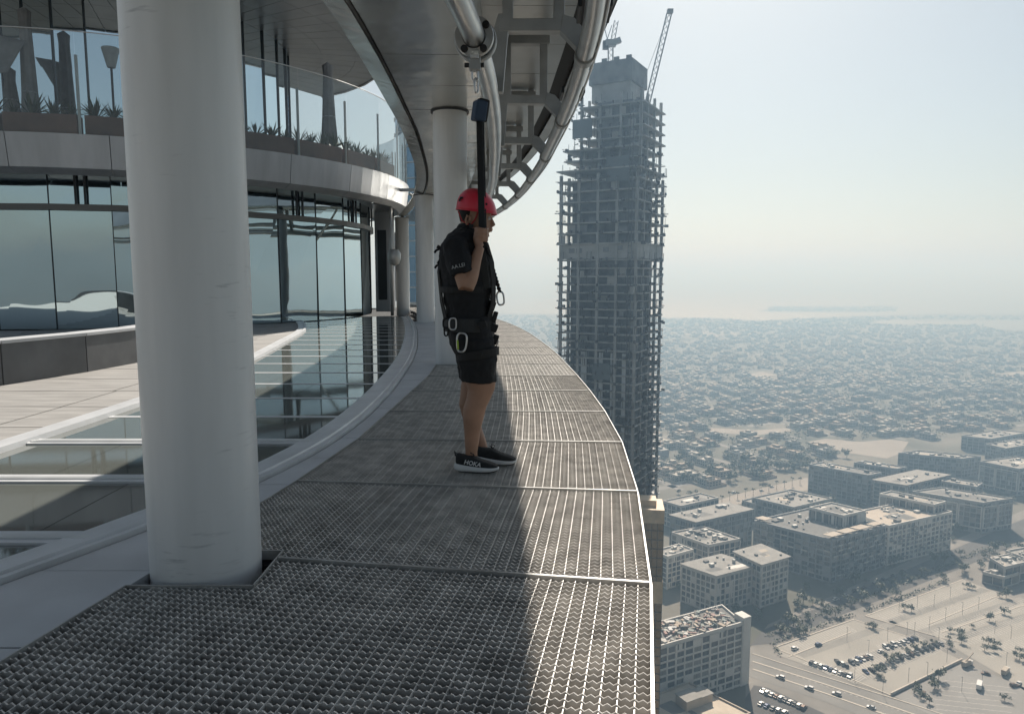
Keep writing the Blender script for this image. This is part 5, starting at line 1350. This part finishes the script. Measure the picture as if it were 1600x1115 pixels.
# legs, near then far
NL, FL = -.105, .105
loft(body, [ring(727, 746, 722, NL, .038), ring(727, 746, 705, NL, .040), ring(726, 748.5, 690, NL, .044), ring(725, 751, 672, NL, .050), ring(723, 756, 652, NL, .057), ring(724, 760, 636, NL, .058), ring(729, 767, 622, NL, .056), ring(731, 773, 608, NL, .060), ring(728, 775, 596, NL, .066), ring(722, 774, 575, NL, .075), ring(716, 770, 545, NL*.85, .080), ring(710, 756, 520, NL * .7, .08)], M_skin)
loft(body, [ring(747, 764, 706, FL, .037), ring(742, 760, 690, FL, .040), ring(732, 754, 672, FL, .044), ring(722, 748, 650, FL, .052), ring(717, 747, 632, FL, .055), ring(719, 750, 616, FL, .056), ring(720, 758, 602, FL, .060), ring(722, 766, 590, FL, .066), ring(720, 768, 570, FL, .075), ring(715, 766, 545, FL*.85, .080), ring(710, 754, 520, FL * .7, .08)], M_skin)
# torso, neck
loft(body, [ring(706, 768, 530, 0, .15), ring(703, 767, 505, 0, .158), ring(701, 762, 480, 0, .148), ring(697, 764, 450, 0, .158), ring(693, 764, 415, 0, .178), ring(696, 758, 385, 0, .185), ring(706, 750, 366, 0, .14), ring(716, 744, 356, 0, .075)], M_skin)
body.tube([W(730, 368), W(733, 352), W(738, 338)], .05, M_skin, n=16, rr=[.066, .058, .060])
# head: rings tilted a little forward
loft(body, [ring(744, 763, 367, 0, .035), ring(734, 765.5, 361, 0, .055), ring(724, 766, 353, 0, .066), ring(720, 766, 344, 0, .072), ring(718.5, 767, 335, 0, .076), ring(718, 767.5, 325, 0, .078), ring(720, 766, 314, 0, .074), ring(727, 759, 305, 0, .056), ring(736, 750, 301, 0, .03)], M_skin)
body.tube([W(765, 337), W(768.5, 345), W(771.5, 351), W(767, 354)], .01, M_skin, n=8, rr=[.008, .012, .014, .010])          # nose
body.tube([W(766, 358, -.02), W(769, 358.5), W(766, 358, .02)], .006, M_skin, n=8); body.tube([W(765.5, 361, -.018), W(768, 361), W(765.5, 361, .018)], .007, M_skin, n=8)
body.tube([W(764, 366), W(759, 368)], .016, M_skin, n=8)
for s_ in (-1, 1):                                              # ears, brow
    body.tube([W(730, 352, s_ * .078), W(727.5, 344, s_ * .084), W(730, 336, s_ * .086), W(734.5, 338, s_ * .080), W(734, 346, s_ * .078)], .008, M_skin, n=8)
    body.tube([W(766.5, 334, s_ * .012), W(766, 333, s_ * .045)], .008, M_skin, n=8)
# near arm raised to the strap
SH, EL, WR = W(712, 388, -.20), W(728, 450, -.26), W(750, 386, -.185)
body.tube([W(714, 378, -.13), SH, SH.lerp(EL, .5), EL], .05, M_skin, n=16, rr=[.05, .062, .054, .046])
body.tube([EL + Vector((0, 0, -.005)), EL.lerp(WR, .18), EL.lerp(WR, .35), EL.lerp(WR, .7), WR], .04, M_skin, n=16, rr=[.046, .052, .050, .036, .028])
# near hand: palm and five fingers closed on the strap
GR = W(752, 371, -.165)                                          # axis of the strap in the grip
body.tube([WR, W(747.5, 380, -.18), W(745.5, 372, -.178), W(745.5, 364, -.172)], .02, M_skin, n=12, rr=[.028, .027, .026, .021])
for i, (py, L_, r_) in enumerate(((361, 1.0, .0092), (366.6, 1.08, .0096), (372.3, 1.04, .0094), (377.6, .88, .0084))):
    zc = W(752, py).z; c = Vector((GR.x, GR.y, zc))
    pts = []
    for a in (195, 240, 285, 330, 20, 75, 110):
        q = .033 * (1.0 if a < 346 else .9) * (0.96 + .06 * L_)
        pts.append(c + Vector((math.cos(R(a)) * q * 1.18, math.sin(R(a)) * q, .004 * math.sin(R(a * 2)))))
    body.tube(pts, r_, M_skin, n=10, rr=[r_ * 1.1, r_ * 1.15, r_ * 1.02, r_ * 1.08, r_ * .98, r_ * .92, r_ * .8])
tb = [W(747.5, 379, -.175), W(745.5, 370, -.155), W(747, 362, -.135), W(751.5, 356.5, -.132), W(755, 355, -.138)]
body.tube(tb, .012, M_skin, n=10, rr=[.016, .0145, .013, .0125, .010])
# far arm: hanging relaxed behind the torso, forearm forward on the harness
SF, EF, WF = W(714, 392, .205), W(722, 450, .24), W(742, 478, .23)
body.tube([W(716, 380, .13), SF, SF.lerp(EF, .5), EF], .05, M_skin, n=14, rr=[.05, .058, .052, .044])
body.tube([EF, EF.lerp(WF, .3), EF.lerp(WF, .75), WF], .04, M_skin, n=14, rr=[.044, .046, .034, .028])
body.tube([WF, WF + Vector((.045, -.02, 0)), WF + Vector((.085, -.04, -.005))], .02, M_skin, n=10, rr=[.028, .03, .026])
for k in range(4):
    o = WF + Vector((.08, -.045, .028 - k * .019)); body.tube([o, o + Vector((.03, -.012, -.004)), o + Vector((.042, -.036, -.012)), o + Vector((.030, -.052, -.014))], .008, M_skin, n=8)
o = WF + Vector((.03, -.03, .025)); body.tube([o, o + Vector((.035, -.02, .018)), o + Vector((.06, -.04, .012))], .01, M_skin, n=8)
b_ = remesh(body.obj('body', man), .0052, 3, .5)
# eyes
M_eye = mat('eye_white', (.6, .58, .55), .2); M_iris = mat('iris', (.02, .012, .008), .15)
for s_ in (-1, 1):
    mb = MB(); c = W(764.2, 341.5, s_ * .031)
    mb.lathe([(0, -.011), (.008, -.008), (.011, 0), (.008, .008), (0, .011)], M_eye, c=c, n=12)
    mb.lathe([(0, -.0052), (.0052, 0), (0, .0052)], M_iris, c=c + Vector((.0088, 0, 0)), n=10); mb.obj('eye', man, smooth=True)
# hair below the helmet
mb = MB(); loft(mb, [ring(719, 735, 347, 0, .066), ring(717, 741, 338, 0, .080), ring(716, 745, 328, 0, .0825), ring(718, 752, 316, 0, .080)], M_hair, cap=True); remesh(mb.obj('hair', man), .006, 2)
# polo shirt
sh = MB()
loft(sh, [ring(700, 770, 512, 0, .168), ring(698.5, 769, 498, 0, .172), ring(696, 768, 478, 0, .166), ring(690, 769, 450, 0, .174), ring(686.5, 769, 418, 0, .192), ring(687, 764, 398, 0, .203), ring(692, 758, 381, 0, .20), ring(701, 752, 367, 0, .165), ring(712, 747, 357.5, 0, .085)], M_shirt, 32)
for s_, S_, E_ in ((-1, SH, EL), (1, SF, EF)):
    e = S_.lerp(E_, .66); sh.tube([W(712, 376, s_ * .12), S_ + Vector((0, 0, .012)), S_.lerp(E_, .35), e], .07, M_shirt, n=20, rr=[.062, .078, .079, .076])
folds(remesh(sh.obj('polo_shirt', man), .0075, 4, .5), .075, .028)
mb = MB(); loft(mb, [ring(711, 748, 362, 0, .078), ring(714, 746, 354, 0, .070), ring(717, 745, 350, 0, .067)], M_shirt, 24, False)
o = mb.obj('collar', man, smooth=True); sd = o.modifiers.new('s', 'SOLIDIFY'); sd.thickness = .008
# print on the sleeve
text_part('sleeve_print', 'AA.LEI', .030, .0004, mat('sleeve_ink', (.42, .43, .43), .6), man, SH.lerp(EL, .46) + Vector((-.004, -.089, -.008)), (R(86), R(-14), 0))
# shorts
st = MB()
loft(st, [ring(701, 769, 492, 0, .160), ring(701, 770, 512, 0, .172), ring(703, 773, 535, 0, .190), ring(711, 775, 552, 0, .195)], M_short, 28, True, 2.5)
loft(st, [ring(706, 772, 530, NL * .95, .098), ring(713, 775, 556, NL, .096), ring(718.5, 776, 580, NL, .092), ring(721, 776, 596, NL, .089)], M_short, 24)
loft(st, [ring(706, 770, 530, FL * .95, .098), ring(712, 772, 556, FL, .096), ring(716, 772, 578, FL, .092), ring(719, 771, 591, FL, .089)], M_short, 24)
folds(remesh(st.obj('shorts', man), .0075, 3, .5), .08, .026)
# shoes
def shoe(hx, hy, tx_, ty, dy, lab, side=-1):
    h = W(hx, hy, dy); h.z = 0; t_ = W(tx_, ty, dy); t_.z = 0
    v = t_ - h; L_ = .275
    root_ = bpy.data.objects.new('shoe', None); COL.objects.link(root_); root_.parent = man; root_.location = h; root_.rotation_euler = (0, 0, lab)
    sec = lambda X, hw, z0, z1, n=14: [(X * L_, hw * math.copysign(abs(math.cos(2*math.pi*k/n)) ** .6, math.cos(2*math.pi*k/n)), (z0 + z1) / 2 + (z1 - z0) / 2 * math.copysign(abs(math.sin(2*math.pi*k/n)) ** .6, math.sin(2*math.pi*k/n))) for k in range(n)]
    def hull(secs, m_, nm):
        mb = MB(); n = len(secs[0]); vs = [p for s_ in secs for p in s_]
        mb.add(vs, [(i*n+k, i*n+(k+1)%n, (i+1)*n+(k+1)%n, (i+1)*n+k) for i in range(len(secs)-1) for k in range(n)] + [tuple(range(n))[::-1], tuple((len(secs)-1)*n+k for k in range(n))], m_)
        o = mb.obj(nm, root_, smooth=True); s_ = o.modifiers.new('s', 'SUBSURF'); s_.levels = s_.render_levels = 2; return o
    hull([sec(-.05, .022, .024, .050), sec(-.01, .040, .007, .060), sec(.12, .045, .002, .057), sec(.35, .042, .002, .049), sec(.6, .048, .002, .043), sec(.8, .049, .005, .040), sec(.94, .036, .014, .040), sec(1.01, .014, .024, .039)], M_white, 'midsole')
    hull([sec(.02, .038, .001, .009), sec(.3, .037, .0005, .008), sec(.6, .045, .0005, .008), sec(.85, .043, .003, .011), sec(.98, .02, .014, .024)], M_black, 'outsole')
    hull([sec(-.015, .016, .05, .105), sec(.01, .029, .040, .122), sec(.10, .036, .036, .116), sec(.24, .039, .034, .108), sec(.36, .040, .030, .112), sec(.48, .041, .028, .098), sec(.62, .043, .026, .080), sec(.78, .043, .026, .069), sec(.92, .034, .026, .057), sec(.99, .014, .028, .044)], M_upper, 'upper')
    mb = MB()
    for k in range(5):
        X = (.40 + .05 * k) * L_; z_ = .106 - .0085 * k; mb.tube([(X, -.022, z_ - .006), (X + .006, 0, z_ + .004), (X, .022, z_ - .006)], .003, M_web, n=6)
    for s_ in (-1, 1): mb.tube([(.38 * L_, 0, .112), (.35 * L_, s_ * .02, .128), (.43 * L_, s_ * .03, .120), (.41 * L_, s_ * .012, .108)], .003, M_web, n=6)
    mb.obj('laces', root_)
    mb = MB(); mb.tube([(.02 * L_, -.0, .112), (-.012, 0, .130), (-.006, 0, .100)], .005, M_upper, n=6); mb.obj('heel_tab', root_)
    text_part('lettering', 'HOKA', .038, .0008, M_white, root_, (.40 * L_, side * .0448, .053), (R(84), R(9) * -side, R(-2) if side < 0 else R(180)), .15, .0009)
    return root_
M_upper = mat('black_mesh_upper', (.012, .014, .015), .75, var=.4, vscale=60, bump=.3, bscale=400)
shoe(713.5, 742, 780, 742, -.12, R(-8)); shoe(745, 722, 790, 722, .08, R(-14), 1)
# helmet
hm = bpy.data.objects.new('helmet', None); COL.objects.link(hm); hm.parent = man; hm.location = W(745, 330)
def HB(px, py, dy=0): return W(px, py, dy) - W(745, 330)
mb = MB()
rows = [(712.6, 326.5, 776.5, 334.5, .112), (713, 321, 776, 328, .113), (714.5, 312, 773, 317, .108), (718.5, 304, 766.5, 306, .093), (725.5, 297.5, 757, 298, .068), (734, 294.2, 747, 294.2, .03)]
vs = []; n = 40
for (xa, ya, xb, yb, ry) in rows:
    a, b = HB(xa, ya), HB(xb, yb); c = (a + b) / 2; e = (b - a) / 2
    for k in range(n):
        t = 2 * math.pi * k / n; p = c + e * math.cos(t); p.y += ry * math.sin(t)
        if ya == 326.5: p.z += -.010 * math.cos(t) * 0 - .006 * abs(math.sin(t)) + .012 * (1 if False else 0) * 0
        vs.append(p)
fs = [(i*n+k, i*n+(k+1)%n, (i+1)*n+(k+1)%n, (i+1)*n+k) for i in range(len(rows)-1) for k in range(n)] + [tuple((len(rows)-1)*n+k for k in range(n))]
mb.add(vs, fs, M_helm); o = mb.obj('shell', hm, smooth=True)
ss = o.modifiers.new('u', 'SUBSURF'); ss.levels = ss.render_levels = 1; sd = o.modifiers.new('s', 'SOLIDIFY'); sd.thickness = .006
mb = MB(); mb.tube([Vector(vs[k % n]) for k in range(n + 1)], .0042, M_helm, n=8); mb.obj('brim', hm, smooth=True)
for (px, py, dy, r_) in ((739, 306, -.088, .006), (760, 319, -.092, .007), (722, 309, -.080, .006)):
    mb = MB(); mb.lathe([(0, .004), (r_, .003), (r_, -.003)], M_black, c=HB(px, py, dy), n=14, M=Matrix.Rotation(R(70), 4, 'X')); mb.obj('vent', hm)
mb = MB(); mb.tube([HB(720.5, 308, -.07), HB(717.5, 314, -.078)], .006, M_black, n=8); mb.obj('vent', hm)
for s_ in (-1,):
    for pts in ([(748, 328, -.104), (743, 342, -.088), (735, 352, -.078)], [(716, 330, -.085), (722, 345, -.080), (735, 352, -.078)], [(735, 352, -.078), (741, 364, -.05), (752, 369, -.02)]):
        mb = MB(); P_ = [HB(*p) for p in pts]; mb.tube(P_, .005, mat('red_strap', (.35, .03, .03), .7) if 'red_strap' not in bpy.data.materials else bpy.data.materials['red_strap'], n=6); mb.obj('chin_strap', hm)
mb = MB(); mb.box(HB(736, 353, -.08), (.03, .012, .022), M_black); mb.obj('strap_buckle', hm)
# harness
def band(pts, w, th, m_, nm, parent=man):
    mb = MB(); P_ = [Vector(p) for p in pts]; vs = []
    for i, p in enumerate(P_):
        t = (P_[min(i + 1, len(P_) - 1)] - P_[max(i - 1, 0)]).normalized(); c0 = Vector((PC.x, PC.y, p.z)); nr = (p - c0); nr.z = 0; nr = nr.normalized()
        s_ = t.cross(nr).normalized() * w / 2; nr = nr * th / 2
        vs += [p - s_ - nr, p + s_ - nr, p + s_ + nr, p - s_ + nr]
    fs = [(4*i+j, 4*i+(j+1)%4, 4*i+4+(j+1)%4, 4*i+4+j) for i in range(len(P_)-1) for j in range(4)] + [(0, 1, 2, 3), (4*len(P_)-1, 4*len(P_)-2, 4*len(P_)-3, 4*len(P_)-4)]
    mb.add(vs, fs, m_); o = mb.obj(nm, parent); sm = o.modifiers.new('b', 'BEVEL'); sm.width = .002; sm.segments = 1; return o
PC = W(735, 500)
def around(py, xa, xb, ry, dz=0, n=28, dx=0):
    a, b = W(xa, py), W(xb, py); c = (a + b) / 2; e = (b - a).length / 2
    return [c + Vector((e * math.cos(2*math.pi*k/n), ry * math.sin(2*math.pi*k/n), dz)) for k in range(n + 1)]
band(around(506, 696.5, 772.5, .180), .062, .014, M_web, 'waist_belt')
band(around(506, 694.5, 774, .186)[14:24], .085, .012, M_webg, 'belt_pad')
band(around(452, 687, 771, .180), .040, .008, M_web, 'chest_band')
for cy, sg in ((NL, -1), (FL, 1)):
    a, b = W(714, 556, cy), W(778, 548, cy); PC = (a + b) / 2; c = PC; e = (b - a).length / 2
    band([c + Vector((e * math.cos(2*math.pi*k/24), .102 * math.sin(2*math.pi*k/24), .018 * math.cos(2*math.pi*k/24))) for k in range(25)], .05, .010, M_web, 'leg_loop')
PC = W(735, 450)
for s_ in (-1, 1):
    band([W(764, 500, s_ * .10), W(771, 470, s_ * .105), W(771, 440, s_ * .11), W(768, 410, s_ * .115), W(759, 382, s_ * .12), W(744, 367, s_ * .125), W(722, 362, s_ * .12), W(703, 372, s_ * .10), W(690, 395, s_ * .08), W(685.5, 425, s_ * .05), W(690, 470, s_ * .06), W(697, 500, s_ * .09)], .045, .007, M_web, 'shoulder_strap')
for (px, py) in ((684, 388), (684.5, 412)):
    mb = MB(); p = W(px + 5, py, -.04); mb.box(p, (.05, .05, .022), M_web, M=Matrix.Rotation(.5, 4, 'Y')); mb.tube([p, p + Vector((-.03, 0, -.012)), p + Vector((-.042, 0, -.028))], .008, M_web, n=6); mb.obj('back_buckle', man)
def oval(c, rx, rz_, r_, m_, nm, parent=man, tilt=0.0, yaw=0.0, dd=False):
    mb = MB(); n = 28; P_ = []
    for k in range(n + 1):
        t = 2 * math.pi * k / n; x = rx * math.copysign(abs(math.cos(t)) ** .7, math.cos(t)); z = rz_ * math.copysign(abs(math.sin(t)) ** .7, math.sin(t))
        if dd and x < 0: x *= .75 + .25 * z / rz_
        v = Matrix.Rotation(yaw, 3, 'Z') @ (Matrix.Rotation(tilt, 3, 'Y') @ Vector((x, 0, z))); P_.append(Vector(c) + v)
    mb.tube(P_, r_, m_, n=10, caps=False); return mb.obj(nm, parent, smooth=True)
cb = oval(W(720.5, 535, -.215), .034, .058, .0062, M_met, 'carabiner', tilt=.14, dd=True)
mb = MB(); mb.tube([W(714.5, 531, -.215), W(715.5, 546, -.215)], .0072, mat('lime_sleeve', (.35, .5, .06), .5), n=10); mb.obj('gate_sleeve', man, smooth=True)
oval(W(707.5, 506, -.19), .024, .036, .005, M_met, 'side_ring', yaw=.5)
oval(W(697, 505, -.13), .018, .030, .006, M_web, 'gear_loop'); oval(W(697, 518, -.13), .011, .026, .005, M_web, 'gear_loop')
oval(W(782, 466, -.02), .022, .042, .0062, M_met, 'carabiner', tilt=-.12)
oval(W(766, 462, -.07), .028, .024, .005, M_met, 'chest_ring', tilt=.3)
oval(W(774, 536, -.06), .014, .026, .0045, M_met, 'front_ring', tilt=.4)
for (px, py, s3) in ((772, 478, (.04, .05, .06)), (776, 495, (.03, .06, .07)), (775, 512, (.045, .06, .05)), (777, 530, (.035, .05, .06)), (774, 455, (.03, .05, .05)), (752, 552, (.04, .03, .03)), (757, 507, (.05, .03, .045))):
    mb = MB(); mb.box(W(px - 3, py, -.06 if px > 765 else -.20), s3, M_web, M=Matrix.Rotation(random.uniform(-.4, .4), 4, 'Y')); mb.obj('buckle', man, bevel=.006)

# ------------------------------------------------------------------ lanyard from the trolley to the harness
lt = tp + Vector((0, -.0, -.2))
ly = thing('safety_lanyard', 'black webbing lanyard with blue shock absorber hanging from the rail trolley', 'lanyard', lt)
top = Vector((0, 0, 0)); ab = PY(749, 174, 4.62) - lt; hd = PO + GR - lt; ch = PO + W(766, 450, -.10) - lt
oval(Vector((0, 0, -.03)), .020, .042, .006, M_met, 'connector', ly); oval(Vector((.008, 0, -.10)), .018, .045, .006, M_met, 'connector', ly, yaw=.9)
mb = MB(); mb.tube([Vector((-.02, 0, .01)), Vector((.02, 0, .01))], .009, M_dark, n=8); mb.tube([Vector((.0, 0, -.06)), Vector((.01, 0, -.07))], .014, M_met, n=8); mb.obj('swivel', ly)
M_blue = mat('blue_pack', (.022, .045, .085), .6, bump=.2, bscale=60)
mb = MB(); mb.box(ab, (.078, .085, .125), M_blue, M=Matrix.Rotation(R(8), 4, 'Y') @ Matrix.Rotation(R(25), 4, 'Z')); mb.obj('shock_absorber', ly, bevel=.012)
mb = MB(); mb.box(ab + Vector((.018, .02, .01)), (.075, .05, .14), M_web, M=Matrix.Rotation(R(8), 4, 'Y') @ Matrix.Rotation(R(25), 4, 'Z')); mb.obj('absorber_sleeve', ly, bevel=.012)
mb = MB()
a0 = ab + Vector((0, 0, -.06))
mb.bar(a0, hd + Vector((.005, 0, .02)), .040, .012, M_web, up=(0, 1, 0)); mb.obj('webbing', ly, bevel=.003)
mb = MB(); mb.bar(a0 + Vector((.014, .018, 0)), hd + Vector((.018, .03, .02)), .030, .012, M_webg, up=(0, 1, 0)); mb.obj('webbing', ly, bevel=.003)
mb = MB(); mb.bar(hd + Vector((.005, 0, .03)), hd + Vector((.005, 0, -.10)), .034, .012, M_web, up=(0, 1, 0)); mb.bar(hd + Vector((.005, 0, -.09)), ch + Vector((-.02, -.03, 0)), .045, .012, M_webg, up=(0, 1, 0)); mb.obj('webbing', ly, bevel=.003)
# twisted rope beside it
P0 = hd + Vector((.02, .01, -.02)); P1 = PO + W(781, 456, -.02) - lt
for ph in (0, math.pi):
    mb = MB(); mb.tube([P0.lerp(P1, t) + Vector((math.cos(t * 44 + ph) * .007, math.sin(t * 44 + ph) * .007, 0)) for t in np.linspace(0, 1, 90)], .007, M_web, n=6); mb.obj('rope_strand', ly, smooth=True)
